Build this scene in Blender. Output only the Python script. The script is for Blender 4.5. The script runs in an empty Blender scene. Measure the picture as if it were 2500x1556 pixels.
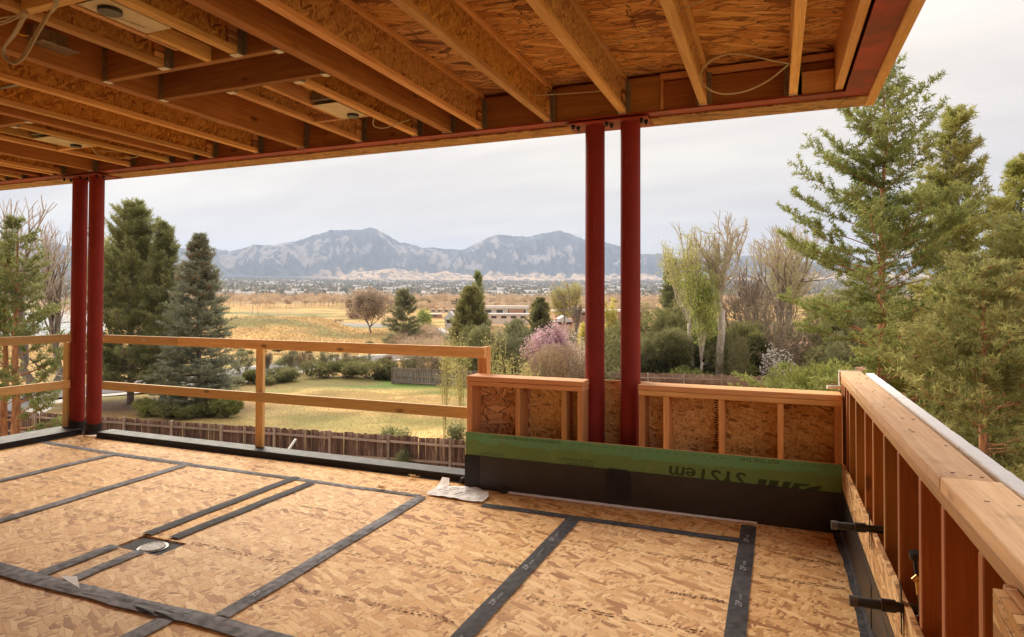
import bpy, bmesh, math, random
import numpy as np
from mathutils import Vector, Matrix

rng = np.random.default_rng(7)
random.seed(7)
R = math.radians
C = bpy.context.scene.collection
SC = bpy.context.scene

# ------------------------------------------------------------------ camera, world, sun, exposure
YAW, PITCH, ROLL, FPX, PY = 0.38765, 0.0168875, 0.0033, 1574.69, 708.2
EYE = 1.52
cam = bpy.data.cameras.new('camera'); camo = bpy.data.objects.new('camera', cam); C.objects.link(camo)
fw = Vector((-math.sin(YAW)*math.cos(PITCH), math.cos(YAW)*math.cos(PITCH), math.sin(PITCH)))
r0 = Vector((math.cos(YAW), math.sin(YAW), 0)); u0 = r0.cross(fw)
rt = r0*math.cos(ROLL)+u0*math.sin(ROLL); up = -r0*math.sin(ROLL)+u0*math.cos(ROLL)
m = Matrix((rt, up, -fw)).transposed().to_4x4(); m.translation = (0, 0, EYE)
camo.matrix_world = m
cam.sensor_width = 36; cam.lens = FPX/2500*36
cam.shift_y = -(778-PY)/2500; cam.clip_start = 0.05; cam.clip_end = 60000
SC.camera = camo
SUN_AZ, SUN_EL = R(-50), R(29)      # azimuth clockwise from +Y
world = bpy.data.worlds.new('World'); SC.world = world; world.use_nodes = True
SC.view_settings.view_transform = 'Standard'; SC.view_settings.look = 'None'
SC.view_settings.exposure = 1.25; SC.view_settings.gamma = 1.0; SC.view_settings.use_curve_mapping = False
sun = bpy.data.lights.new('sun', 'SUN'); suno = bpy.data.objects.new('sun', sun); C.objects.link(suno)
sun.energy = 2.8; sun.angle = R(45); sun.color = (1, 0.9, 0.74)
sd = Vector((math.sin(SUN_AZ)*math.cos(SUN_EL), math.cos(SUN_AZ)*math.cos(SUN_EL), math.sin(SUN_EL)))
suno.rotation_euler = sd.to_track_quat('Z', 'Y').to_euler()
SC.cycles.max_bounces = 9; SC.cycles.diffuse_bounces = 6; SC.cycles.volume_bounces = 1
SC.cycles.use_fast_gi = False

class NT:
    """short hand for node trees"""
    def __init__(s, tree): s.t = tree; s.n = tree.nodes; s.l = tree.links
    def node(s, typ, **k):
        n = s.n.new(typ)
        ins = k.pop('ins', {})
        for a, b in k.items(): setattr(n, a, b)
        for a, b in ins.items():
            if isinstance(b, bpy.types.NodeSocket): s.l.new(b, n.inputs[a])
            else: n.inputs[a].default_value = b
        return n
    def math(s, op, a, b=0.0, c=None, clamp=False):
        n = s.node('ShaderNodeMath', operation=op, use_clamp=clamp, ins={0: a, 1: b})
        if c is not None:
            if isinstance(c, bpy.types.NodeSocket): s.l.new(c, n.inputs[2])
            else: n.inputs[2].default_value = c
        return n.outputs[0]
    def mix(s, f, a, b, mode='MIX'):
        n = s.n.new('ShaderNodeMix'); n.data_type = 'RGBA'; n.blend_type = mode
        for i, v in ((0, f), (6, a), (7, b)):
            if isinstance(v, bpy.types.NodeSocket): s.l.new(v, n.inputs[i])
            else: n.inputs[i].default_value = v if i == 0 else (*v, 1) if len(v) == 3 else v
        return n.outputs[2]
    def ramp(s, f, stops, interp='LINEAR'):
        n = s.n.new('ShaderNodeValToRGB'); s.l.new(f, n.inputs[0]); e = n.color_ramp.elements
        n.color_ramp.interpolation = interp
        while len(e) < len(stops): e.new(0.5)
        for el, (p, c) in zip(e, stops):
            el.position = p; el.color = (*c, 1) if len(c) == 3 else c
        return n.outputs[0]
    def smooth(s, v, a, b):
        n = s.n.new('ShaderNodeMapRange'); n.interpolation_type = 'SMOOTHSTEP'
        s.l.new(v, n.inputs[0]); n.inputs[1].default_value = a; n.inputs[2].default_value = b
        return n.outputs[0]
    def noise(s, vec, scale, detail=3, rough=0.5, dist=0.0):
        return s.node('ShaderNodeTexNoise', ins={'Vector': vec, 'Scale': scale, 'Detail': detail, 'Roughness': rough, 'Distortion': dist}).outputs[0]

# --- sky: thin bright overcast, warm and brighter round the veiled sun
w = NT(world.node_tree); w.n.clear()
wo = w.n.new('ShaderNodeOutputWorld'); bg = w.n.new('ShaderNodeBackground')
tc = w.n.new('ShaderNodeTexCoord').outputs['Generated']
sky = w.node('ShaderNodeTexSky', sky_type='NISHITA', sun_disc=False, sun_elevation=SUN_EL, sun_rotation=SUN_AZ, altitude=1600, dust_density=2.0)
skyc = w.node('ShaderNodeVectorMath', operation='SCALE', ins={0: sky.outputs[0], 'Scale': 0.08}).outputs[0]
sep = w.node('ShaderNodeSeparateXYZ', ins={0: tc})
dotn = w.node('ShaderNodeVectorMath', operation='DOT_PRODUCT', ins={0: tc, 1: tuple(sd)}).outputs['Value']
zc = w.math('MAXIMUM', sep.outputs[2], 0.0)
zc2 = w.math('ADD', zc, 0.22)
pl = w.node('ShaderNodeCombineXYZ', ins={0: w.math('DIVIDE', sep.outputs[0], zc2), 1: w.math('DIVIDE', sep.outputs[1], zc2), 2: zc}).outputs[0]
mp = w.node('ShaderNodeMapping', ins={'Vector': pl, 'Rotation': (0, 0, R(28)), 'Scale': (0.55, 1.5, 1)}).outputs[0]
n1 = w.noise(mp, 1.1, 5, 0.5, 0.5)
n2 = w.noise(mp, 3.2, 4, 0.55, 0.3)
cl = w.math('ADD', w.math('MULTIPLY', n1, 0.75), w.math('MULTIPLY', n2, 0.25))
clf = w.smooth(cl, 0.36, 0.66)
grey = w.mix(clf, (0.192, 0.167, 0.150), (0.258, 0.228, 0.206))
warm = w.mix(clf, (0.268, 0.234, 0.198), (0.388, 0.345, 0.270))
glow = w.smooth(dotn, 0.25, 0.95)
skym = w.mix(glow, grey, warm)
elev = w.math('ADD', 1.0, w.math('MULTIPLY', w.math('POWER', zc, 1.3), 2.5))
skym2 = w.node('ShaderNodeVectorMath', operation='SCALE', ins={0: skym, 'Scale': elev}).outputs[0]
fin = w.mix(0.94, skyc, skym2)
w.l.new(fin, bg.inputs[0]); bg.inputs[1].default_value = 1.0
w.l.new(bg.outputs[0], wo.inputs[0])

# ------------------------------------------------------------------ small helpers
def ray(px, py):
    d = rt*((px-1250)/FPX) - up*((py-PY)/FPX) + fw
    return d
def tag(o, label=None, cat=None, group=None, kind=None):
    if label: o['label'] = label
    if cat: o['category'] = cat
    if group: o['group'] = group
    if kind: o['kind'] = kind
    return o
def wloc(o):
    v = Vector((0, 0, 0))
    while o is not None: v += o.location; o = o.parent
    return v
def empty(name, loc, label=None, cat=None, group=None, kind=None):
    o = bpy.data.objects.new(name, None); C.objects.link(o); o.location = loc; o.empty_display_size = 0.1
    return tag(o, label, cat, group, kind)
def link(name, me, loc, mat, parent=None):
    if mat is not None and not me.materials: me.materials.append(mat)
    o = bpy.data.objects.new(name, me); C.objects.link(o)
    o.location = Vector(loc) - (wloc(parent) if parent else Vector((0, 0, 0)))
    if parent: o.parent = parent
    return o
def bm_obj(name, bm, mat, parent=None, origin=None):
    if origin is None:
        vs = [v.co for v in bm.verts]
        origin = Vector(((min(v.x for v in vs)+max(v.x for v in vs))/2, (min(v.y for v in vs)+max(v.y for v in vs))/2, min(v.z for v in vs)))
    bmesh.ops.translate(bm, verts=bm.verts, vec=-Vector(origin))
    me = bpy.data.meshes.new(name); bm.to_mesh(me); bm.free()
    return link(name, me, origin, mat, parent)
def add_box(bm, x0, x1, y0, y1, z0, z1, bev=0.0):
    b = bmesh.new(); bmesh.ops.create_cube(b, size=1)
    for v in b.verts:
        v.co = Vector((x0+(v.co.x+.5)*(x1-x0), y0+(v.co.y+.5)*(y1-y0), z0+(v.co.z+.5)*(z1-z0)))
    if bev: bmesh.ops.bevel(b, geom=list(b.edges), offset=bev, segments=1, affect='EDGES')
    t = bpy.data.meshes.new('t'); b.to_mesh(t); b.free(); bm.from_mesh(t); bpy.data.meshes.remove(t)
def box(name, x0, x1, y0, y1, z0, z1, mat, parent=None, bev=0.002):
    bm = bmesh.new(); add_box(bm, x0, x1, y0, y1, z0, z1, bev)
    return bm_obj(name, bm, mat, parent)
def boxes(name, lst, mat, parent=None, bev=0.0):
    bm = bmesh.new()
    for b in lst: add_box(bm, *b, bev)
    return bm_obj(name, bm, mat, parent)
def add_cyl(bm, p0, p1, ra, rb=None, n=16, cap=True):
    p0, p1 = Vector(p0), Vector(p1); rb = ra if rb is None else rb
    q = (p1-p0).to_track_quat('Z', 'Y'); ring = []
    for p, r_ in ((p0, ra), (p1, rb)):
        ring.append([bm.verts.new(p+q @ Vector((r_*math.cos(2*math.pi*i/n), r_*math.sin(2*math.pi*i/n), 0))) for i in range(n)])
    for i in range(n):
        f = bm.faces.new((ring[0][i], ring[0][(i+1) % n], ring[1][(i+1) % n], ring[1][i])); f.smooth = True
    if cap: bm.faces.new([bm.verts.new(v.co) for v in ring[0][::-1]]); bm.faces.new([bm.verts.new(v.co) for v in ring[1]])
def cyl(name, p0, p1, ra, mat, parent=None, rb=None, n=20):
    bm = bmesh.new(); add_cyl(bm, p0, p1, ra, rb, n); return bm_obj(name, bm, mat, parent)
def poly(name, pts, th, mat, parent=None):
    """flat polygon in XY with thickness th"""
    bm = bmesh.new(); vs = [bm.verts.new(p) for p in pts]; f = bm.faces.new(vs)
    if f.normal.z < 0: f.normal_flip()
    if th:
        g = bmesh.ops.extrude_face_region(bm, geom=[f]); 
        bmesh.ops.translate(bm, verts=[v for v in g['geom'] if isinstance(v, bmesh.types.BMVert)], vec=(0, 0, th))
    bmesh.ops.recalc_face_normals(bm, faces=bm.faces)
    return bm_obj(name, bm, mat, parent)
def catmull(pts, k=8):
    P = [Vector(p) for p in pts]; P = [P[0]*2-P[1]]+P+[P[-1]*2-P[-2]]; out = []
    for i in range(1, len(P)-2):
        for j in range(k):
            t = j/k; a, b, c, d = P[i-1:i+3]
            out.append(0.5*((2*b)+(-a+c)*t+(2*a-5*b+4*c-d)*t*t+(-a+3*b-3*c+d)*t**3))
    out.append(P[-2]); return out
def add_tube(bm, pts, rad, n=8):
    pts = [Vector(p) for p in pts]; rings = []; N = len(pts)
    rad = rad if hasattr(rad, '__len__') else [rad]*N
    ref = Vector((0.31, 0.17, 0.93))
    for i, p in enumerate(pts):
        d = (pts[min(i+1, N-1)]-pts[max(i-1, 0)]).normalized()
        a = d.cross(ref).normalized(); b = d.cross(a)
        rings.append([bm.verts.new(p+(a*math.cos(2*math.pi*k/n)+b*math.sin(2*math.pi*k/n))*rad[i]) for k in range(n)])
    for i in range(N-1):
        for k in range(n):
            f = bm.faces.new((rings[i][k], rings[i][(k+1) % n], rings[i+1][(k+1) % n], rings[i+1][k])); f.smooth = True
    bm.faces.new(rings[0][::-1]); bm.faces.new(rings[-1])
def tube(name, pts, rad, mat, parent=None, n=8, k=8):
    bm = bmesh.new(); add_tube(bm, catmull(pts, k), rad, n); return bm_obj(name, bm, mat, parent)
def text(name, s, size, loc, rot, mat, parent=None, align='LEFT', shear=0.0, bold=0.0, sx=1.0):
    cu = bpy.data.curves.new('t', 'FONT'); cu.body = s; cu.size = size; cu.align_x = align; cu.shear = shear; cu.offset = bold
    cu.resolution_u = 2
    to = bpy.data.objects.new('t', cu); C.objects.link(to)
    bpy.context.view_layer.update()
    me = bpy.data.meshes.new_from_object(to.evaluated_get(bpy.context.evaluated_depsgraph_get()))
    bpy.data.objects.remove(to); bpy.data.curves.remove(cu)
    me.transform(Matrix.Diagonal((sx, 1, 1, 1))); me.materials.clear()
    o = link(name, me, loc, mat, parent); o.rotation_euler = rot
    return o
def mesh_tris(name, V, F, mat, parent=None, origin=(0, 0, 0), tint=None, smooth=False, nv=3):
    V = np.asarray(V, np.float32)-np.asarray(origin, np.float32); F = np.asarray(F, np.int32)
    me = bpy.data.meshes.new(name); me.vertices.add(len(V)); me.vertices.foreach_set('co', V.ravel())
    me.loops.add(F.size); me.loops.foreach_set('vertex_index', F.ravel())
    me.polygons.add(len(F)); me.polygons.foreach_set('loop_start', np.arange(0, F.size, nv, dtype=np.int32))
    me.polygons.foreach_set('loop_total', np.full(len(F), nv, np.int32))
    if smooth: me.polygons.foreach_set('use_smooth', np.ones(len(F), bool))
    if tint is not None:
        tint = np.asarray(tint, np.float32)
        if tint.ndim == 1:
            a = me.attributes.new('tint', 'FLOAT', 'POINT'); a.data.foreach_set('value', tint)
        else:
            a = me.attributes.new('col', 'FLOAT_COLOR', 'POINT')
            a.data.foreach_set('color', np.hstack([tint, np.ones((len(tint), 1), np.float32)]).ravel())
    me.update(calc_edges=True); me.validate()
    return link(name, me, origin, mat, parent)

# ------------------------------------------------------------------ materials
def new_mat(name):
    mt = bpy.data.materials.new(name); mt.use_nodes = True; t = NT(mt.node_tree)
    b = t.n['Principled BSDF']; return mt, t, b
def plain(name, col, rough=0.6, metal=0.0, nscale=30, namt=0.15, bump=0.0):
    mt, t, b = new_mat(name)
    pos = t.n.new('ShaderNodeNewGeometry').outputs['Position']
    n = t.noise(pos, nscale, 4)
    n2 = t.noise(pos, nscale*0.17, 3)
    f = t.math('ADD', t.math('MULTIPLY', n, 0.6), t.math('MULTIPLY', n2, 0.4))
    c = t.mix(t.smooth(f, 0.3, 0.7), tuple(x*(1-namt) for x in col), tuple(min(1, x*(1+namt)) for x in col))
    t.l.new(c, b.inputs['Base Color']); b.inputs['Metallic'].default_value = metal; b.inputs['Specular IOR Level'].default_value = 0.5 if rough < 0.55 else 0.22
    rr = t.math('MULTIPLY_ADD', n, 0.2, rough-0.1); t.l.new(rr, b.inputs['Roughness'])
    if bump:
        bp = t.node('ShaderNodeBump', ins={'Height': f, 'Strength': bump, 'Distance': 0.01}); t.l.new(bp.outputs[0], b.inputs['Normal'])
    return mt
def lumber(name, axis, c0, c1, knots=True, rough=0.7, scale=1.0, dirt=0.0):
    """sawn wood with grain along axis 0/1/2"""
    mt, t, b = new_mat(name)
    pos = t.n.new('ShaderNodeNewGeometry').outputs['Position']
    rnd = t.n.new('ShaderNodeObjectInfo').outputs['Random']
    off = t.node('ShaderNodeCombineXYZ', ins={0: t.math('MULTIPLY', rnd, 37.0), 1: t.math('MULTIPLY', rnd, 91.0), 2: t.math('MULTIPLY', rnd, 53.0)}).outputs[0]
    p = t.node('ShaderNodeVectorMath', operation='ADD', ins={0: pos, 1: off}).outputs[0]
    sc = [26*scale]*3; sc[axis] = 1.3*scale
    mp = t.node('ShaderNodeMapping', ins={'Vector': p, 'Scale': tuple(sc)}).outputs[0]
    g = t.noise(mp, 2.2, 6, 0.62, 0.9)
    sc2 = [90*scale]*3; sc2[axis] = 2.5*scale
    g2 = t.noise(t.node('ShaderNodeMapping', ins={'Vector': p, 'Scale': tuple(sc2)}).outputs[0], 2.0, 3, 0.6)
    big = t.noise(p, 1.7, 2)
    v = t.math('ADD', t.math('MULTIPLY', g, 0.55), t.math('ADD', t.math('MULTIPLY', g2, 0.25), t.math('MULTIPLY', big, 0.2)))
    col = t.ramp(v, [(0.35, c0), (0.5, tuple((a+b_)/2 for a, b_ in zip(c0, c1))), (0.62, c1)])
    hsv = t.node('ShaderNodeHueSaturation', ins={'Value': t.math('MULTIPLY_ADD', rnd, 0.50, 0.72), 'Hue': t.math('MULTIPLY_ADD', t.math('FRACT', t.math('MULTIPLY', rnd, 13.7)), 0.022, 0.489), 'Color': col}).outputs[0]
    if knots:
        sk = [5.0]*3; sk[axis] = 2.1
        vo = t.node('ShaderNodeTexVoronoi', feature='F1', ins={'Vector': t.node('ShaderNodeMapping', ins={'Vector': p, 'Scale': tuple(sk)}).outputs[0], 'Scale': 1.0, 'Randomness': 1.0})
        km = t.math('SUBTRACT', 1.0, t.smooth(vo.outputs['Distance'], 0.05, 0.13))
        hsv = t.mix(t.math('MULTIPLY', km, 0.75), hsv, tuple(x*0.28 for x in c0))
    if dirt:
        dn = t.smooth(t.noise(pos, 9, 5, 0.7), 0.52, 0.70)
        hsv = t.mix(t.math('MULTIPLY', dn, dirt), hsv, (0.16, 0.09, 0.045))
    t.l.new(hsv, b.inputs['Base Color']); b.inputs['Roughness'].default_value = rough
    bp = t.node('ShaderNodeBump', ins={'Height': v, 'Strength': 0.35, 'Distance': 0.004}); t.l.new(bp.outputs[0], b.inputs['Normal'])
    return mt
def osb(name, ua, va, dark, mid, light, su=8.0, sv=40.0, spread=1.0, rough=0.75, edge=0.5, grime=0.0, dirb=0.0):
    """oriented strand board: layered stretched voronoi strands; long axis along ua"""
    mt, t, b = new_mat(name)
    pos = t.n.new('ShaderNodeNewGeometry').outputs['Position']
    rnd = t.n.new('ShaderNodeObjectInfo').outputs['Random']
    s = t.node('ShaderNodeSeparateXYZ', ins={0: pos})
    uv = t.node('ShaderNodeCombineXYZ', ins={0: s.outputs[ua], 1: s.outputs[va], 2: t.math('MULTIPLY', rnd, 9.0)}).outputs[0]
    wob = t.node('ShaderNodeTexNoise', ins={'Vector': uv, 'Scale': 14.0, 'Detail': 2.0})
    wv = t.node('ShaderNodeVectorMath', operation='MULTIPLY_ADD', ins={0: wob.outputs['Color'], 1: (0.022, 0.022, 0), 2: uv}).outputs[0]
    wob2 = t.node('ShaderNodeTexNoise', ins={'Vector': uv, 'Scale': 95.0, 'Detail': 3.0})
    wv = t.node('ShaderNodeVectorMath', operation='MULTIPLY_ADD', ins={0: wob2.outputs['Color'], 1: (0.009, 0.009, 0), 2: wv}).outputs[0]
    val = None; edg = None
    angs = [0.0, 0.38, -0.42, 0.95, -0.15, -1.15]
    for i, a in enumerate(angs):
        mp = t.node('ShaderNodeMapping', vector_type='POINT', ins={'Vector': wv, 'Rotation': (0, 0, a*spread)}).outputs[0]
        k = 1.0+0.17*((i*7) % 5-2)
        mp = t.node('ShaderNodeMapping', vector_type='POINT', ins={'Vector': mp, 'Location': (i*3.7, i*8.1, 0), 'Scale': (su*k, sv*k, 0.0)}).outputs[0]
        vo = t.node('ShaderNodeTexVoronoi', feature='F1', voronoi_dimensions='2D', ins={'Vector': mp, 'Scale': 1.0, 'Randomness': 1.0})
        vd = t.node('ShaderNodeTexVoronoi', feature='DISTANCE_TO_EDGE', voronoi_dimensions='2D', ins={'Vector': mp, 'Scale': 1.0, 'Randomness': 1.0})
        sp = t.node('ShaderNodeSeparateColor', ins={0: vo.outputs['Color']})
        if val is None: val = sp.outputs[1]; edg = vd.outputs[0]
        else:
            mk = t.math('GREATER_THAN', sp.outputs[0], 0.60)
            val = t.node('ShaderNodeMix', ins={0: mk, 2: val, 3: sp.outputs[1]}).outputs[0]
            edg = t.node('ShaderNodeMix', ins={0: mk, 2: edg, 3: vd.outputs[0]}).outputs[0]
    fib = t.noise(t.node('ShaderNodeMapping', ins={'Vector': uv, 'Scale': (14, 130, 1)}).outputs[0], 3.0, 3, 0.6)
    val = t.math('ADD', t.math('MULTIPLY', val, 0.8), t.math('MULTIPLY', fib, 0.25))
    big = t.noise(uv, 1.1, 3)
    val = t.math('ADD', val, t.math('MULTIPLY_ADD', big, 0.3, -0.16))
    col = t.ramp(val, [(0.08, dark), (0.34, mid), (0.62, tuple((a+b_)/2 for a, b_ in zip(mid, light))), (0.92, light)])
    em = t.math('MULTIPLY', t.math('SUBTRACT', 1.0, t.smooth(edg, 0.0, 0.11)), edge)
    col = t.mix(em, col, tuple(x*0.45 for x in dark))
    if grime:
        gn = t.smooth(t.noise(uv, 3.0, 5, 0.65), 0.45, 0.75)
        col = t.mix(t.math('MULTIPLY', gn, grime), col, (0.20, 0.12, 0.06))
    rt_ = t.math('FRACT', t.math('MULTIPLY', rnd, 17.3))
    col = t.node('ShaderNodeHueSaturation', ins={'Saturation': t.math('MULTIPLY_ADD', rt_, 0.16, 0.92), 'Value': t.math('MULTIPLY_ADD', rnd, 0.20, 0.89), 'Color': col}).outputs[0]
    t.l.new(col, b.inputs['Base Color']); b.inputs['Roughness'].default_value = rough
    hh = t.math('ADD', val, t.math('MULTIPLY', t.smooth(edg, 0.0, 0.1), 0.6))
    bp = t.node('ShaderNodeBump', ins={'Height': hh, 'Strength': 0.5, 'Distance': 0.003}); t.l.new(bp.outputs[0], b.inputs['Normal'])
    return mt
def leafmat(name, c0, c1, trans=0.35, rough=0.6, haze=None):
    mt, t, b = new_mat(name)
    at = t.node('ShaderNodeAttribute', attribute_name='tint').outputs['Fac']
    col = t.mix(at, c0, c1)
    pos = t.n.new('ShaderNodeNewGeometry').outputs['Position']; rnd = t.n.new('ShaderNodeObjectInfo').outputs['Random']
    big = t.noise(pos, 0.8, 4, 0.65)
    col = t.node('ShaderNodeHueSaturation', ins={'Hue': t.math('MULTIPLY_ADD', big, -0.09, 0.540), 'Saturation': t.math('MULTIPLY_ADD', rnd, 0.25, 0.78), 'Value': t.math('MULTIPLY_ADD', rnd, 0.3, 0.9), 'Color': col}).outputs[0]
    t.n.remove(b)
    d = t.node('ShaderNodeBsdfDiffuse', ins={'Color': col})
    tr = t.node('ShaderNodeBsdfTranslucent', ins={'Color': t.mix(0.4, col, tuple(min(1, x*1.5) for x in c1))})
    ms = t.node('ShaderNodeMixShader', ins={0: trans, 1: d.outputs[0], 2: tr.outputs[0]})
    t.l.new(ms.outputs[0], t.n['Material Output'].inputs[0])
    return mt
def vcolmat(name, rough=0.9, nscale=4.0, namt=0.35, bump=0.0, bdist=0.05, ns2=0.3):
    mt, t, b = new_mat(name)
    at = t.node('ShaderNodeAttribute', attribute_name='col').outputs['Color']
    pos = t.n.new('ShaderNodeNewGeometry').outputs['Position']
    n = t.noise(pos, nscale, 6, 0.7); n2 = t.noise(pos, ns2, 4, 0.6)
    f = t.math('ADD', t.math('MULTIPLY', n, 0.6), t.math('MULTIPLY', n2, 0.4))
    k = t.math('MULTIPLY_ADD', t.smooth(f, 0.32, 0.68), 2*namt, 1-namt)
    col = t.node('ShaderNodeVectorMath', operation='SCALE', ins={0: at, 'Scale': k}).outputs[0]
    t.l.new(col, b.inputs['Base Color']); b.inputs['Roughness'].default_value = rough
    b.inputs['Specular IOR Level'].default_value = 0.15
    if bump:
        bp = t.node('ShaderNodeBump', ins={'Height': n, 'Strength': bump, 'Distance': bdist}); t.l.new(bp.outputs[0], b.inputs['Normal'])
    return mt

FIR0, FIR1 = (0.52, 0.24, 0.078), (0.82, 0.47, 0.19)
M = {}
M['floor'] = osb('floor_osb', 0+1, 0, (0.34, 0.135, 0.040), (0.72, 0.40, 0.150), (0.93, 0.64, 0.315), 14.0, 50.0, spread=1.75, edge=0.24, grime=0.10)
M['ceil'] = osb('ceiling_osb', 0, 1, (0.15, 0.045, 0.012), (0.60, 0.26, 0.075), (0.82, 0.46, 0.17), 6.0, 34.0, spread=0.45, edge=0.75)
M['wallosb'] = osb('wall_osb', 2, 0, (0.22, 0.085, 0.025), (0.74, 0.42, 0.14), (0.92, 0.64, 0.28), 30.0, 95.0, spread=1.6, edge=0.45)
M['wallosb_big'] = osb('wall_osb_coarse', 2, 0, (0.18, 0.06, 0.022), (0.62, 0.29, 0.11), (0.84, 0.50, 0.23), 9.0, 42.0, spread=1.2, edge=0.85)
M['webosb'] = osb('web_osb', 2, 1, (0.20, 0.06, 0.014), (0.52, 0.24, 0.06), (0.72, 0.40, 0.12), 24.0, 105.0, spread=0.8, edge=0.4)
M['striposb'] = osb('strip_osb', 1, 2, (0.22, 0.09, 0.03), (0.60, 0.33, 0.13), (0.84, 0.56, 0.28), 10.0, 60.0, spread=0.3, edge=0.7)
M['edgeosb'] = osb('fascia_osb', 0, 1, (0.16, 0.07, 0.03), (0.42, 0.22, 0.09), (0.55, 0.33, 0.16), 12.0, 60.0, spread=0.3, edge=0.4)
for ax, nm in ((0, 'x'), (1, 'y'), (2, 'z')):
    M['fir_'+nm] = lumber('fir_'+nm, ax, FIR0, FIR1)
    M['spf_'+nm] = lumber('spruce_lumber_'+nm, ax, (0.64, 0.37, 0.125), (0.90, 0.61, 0.27))
    M['lvl_'+nm] = lumber('laminated_lumber_'+nm, ax, (0.24, 0.080, 0.022), (0.42, 0.175, 0.052), scale=0.7)
    M['flange_'+nm] = lumber('flange_lumber_'+nm, ax, (0.52, 0.25, 0.085), (0.80, 0.47, 0.20), knots=False)
M['cap_y'] = lumber('parapet_cap_lumber', 1, (0.66, 0.37, 0.18), (0.92, 0.63, 0.37), scale=0.6, dirt=0.25)
M['stud_shaded'] = lumber('parapet_stud_lumber', 2, (0.34, 0.125, 0.033), (0.50, 0.21, 0.06), scale=0.7)  # shade of the stud cavities is put into this darker wood colour
M['steel'] = plain('red_primer_steel', (0.25, 0.028, 0.022), 0.62, 0.0, 5, 0.14, 0.0)
M['beamsteel'] = plain('red_primer_beam', (0.28, 0.035, 0.026), 0.5, 0.0, 9, 0.4, 0.05)
M['scuff'] = plain('chalky_scuff', (0.42, 0.13, 0.10), 0.8)
M['galv'] = plain('galvanised_hanger', (0.30, 0.26, 0.22), 0.45, 0.6, 40, 0.3)
M['galvseat'] = plain('hanger_seat_zinc', (0.72, 0.68, 0.62), 0.5, 0.1, 40, 0.2)
M['tape'] = plain('flashing_tape', (0.075, 0.075, 0.085), 0.85, 0.0, 26, 0.5, 0.35)
M['tapegrey'] = plain('worn_sheen_tape', (0.19, 0.19, 0.205), 0.85, 0.0, 22, 0.7, 0.4)  # lighter grey: wear, plus reflection painted into the colour
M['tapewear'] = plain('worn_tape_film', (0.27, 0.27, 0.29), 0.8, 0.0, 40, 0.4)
M['membrane'] = plain('black_membrane', (0.028, 0.024, 0.023), 0.42, 0.0, 9, 0.3, 0.12)
M['curb'] = plain('curb_membrane', (0.030, 0.029, 0.031), 0.62, 0.0, 11, 0.3, 0.15)
M['white'] = plain('white_paint', (0.75, 0.74, 0.72), 0.6)
M['paper'] = plain('paper', (0.80, 0.78, 0.78), 0.7, 0, 20, 0.06, 0.2)
M['foam'] = plain('white_foam', (0.82, 0.83, 0.84), 0.8, 0, 60, 0.05, 0.3)
M['black'] = plain('black_plastic', (0.012, 0.012, 0.013), 0.35)
M['pvc'] = plain('dark_grey_pipe', (0.022, 0.020, 0.022), 0.33, 0, 30, 0.3)
M['pvcedge'] = plain('grey_pipe_cap', (0.10, 0.09, 0.09), 0.4, 0, 30, 0.3)
M['ink'] = plain('black_ink', (0.07, 0.035, 0.02), 0.8)
M['inkfade'] = plain('faded_ink', (0.22, 0.105, 0.045), 0.8)
M['tapeink'] = plain('white_tape_ink', (0.40, 0.40, 0.43), 0.6)
M['greenink'] = plain('dark_green_ink', (0.045, 0.075, 0.032), 0.6)
M['brass'] = plain('brass', (0.75, 0.52, 0.22), 0.3, 0.9)
M['cable'] = plain('cable_jacket', (0.50, 0.41, 0.28), 0.5)
M['cabley'] = plain('yellow_cable', (0.62, 0.36, 0.05), 0.5)
M['plate'] = plain('speaker_bracket', (0.66, 0.56, 0.42), 0.55, 0, 12, 0.12)
M['dust'] = plain('wood_shaving', (0.72, 0.45, 0.2), 0.8)
# green coated sheathing
mt, t, b = new_mat('green_sheathing')
pos = t.n.new('ShaderNodeNewGeometry').outputs['Position']
sp = t.node('ShaderNodeSeparateXYZ', ins={0: pos})
pn = t.noise(t.node('ShaderNodeMapping', ins={'Vector': pos, 'Scale': (1, 1, 2.2)}).outputs[0], 3.2, 5, 0.55, 0.8)
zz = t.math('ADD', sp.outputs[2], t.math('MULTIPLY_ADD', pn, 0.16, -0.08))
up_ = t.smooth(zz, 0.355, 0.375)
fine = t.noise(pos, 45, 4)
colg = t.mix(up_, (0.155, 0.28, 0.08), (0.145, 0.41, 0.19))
colg = t.mix(t.math('MULTIPLY', t.smooth(t.noise(pos, 11, 5, 0.7), 0.55, 0.68), 0.5), colg, (0.30, 0.38, 0.10))
colg = t.mix(t.math('MULTIPLY', fine, 0.5), colg, (0.13, 0.25, 0.08))
t.l.new(colg, b.inputs['Base Color']); b.inputs['Roughness'].default_value = 0.55
M['green'] = mt

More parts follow.
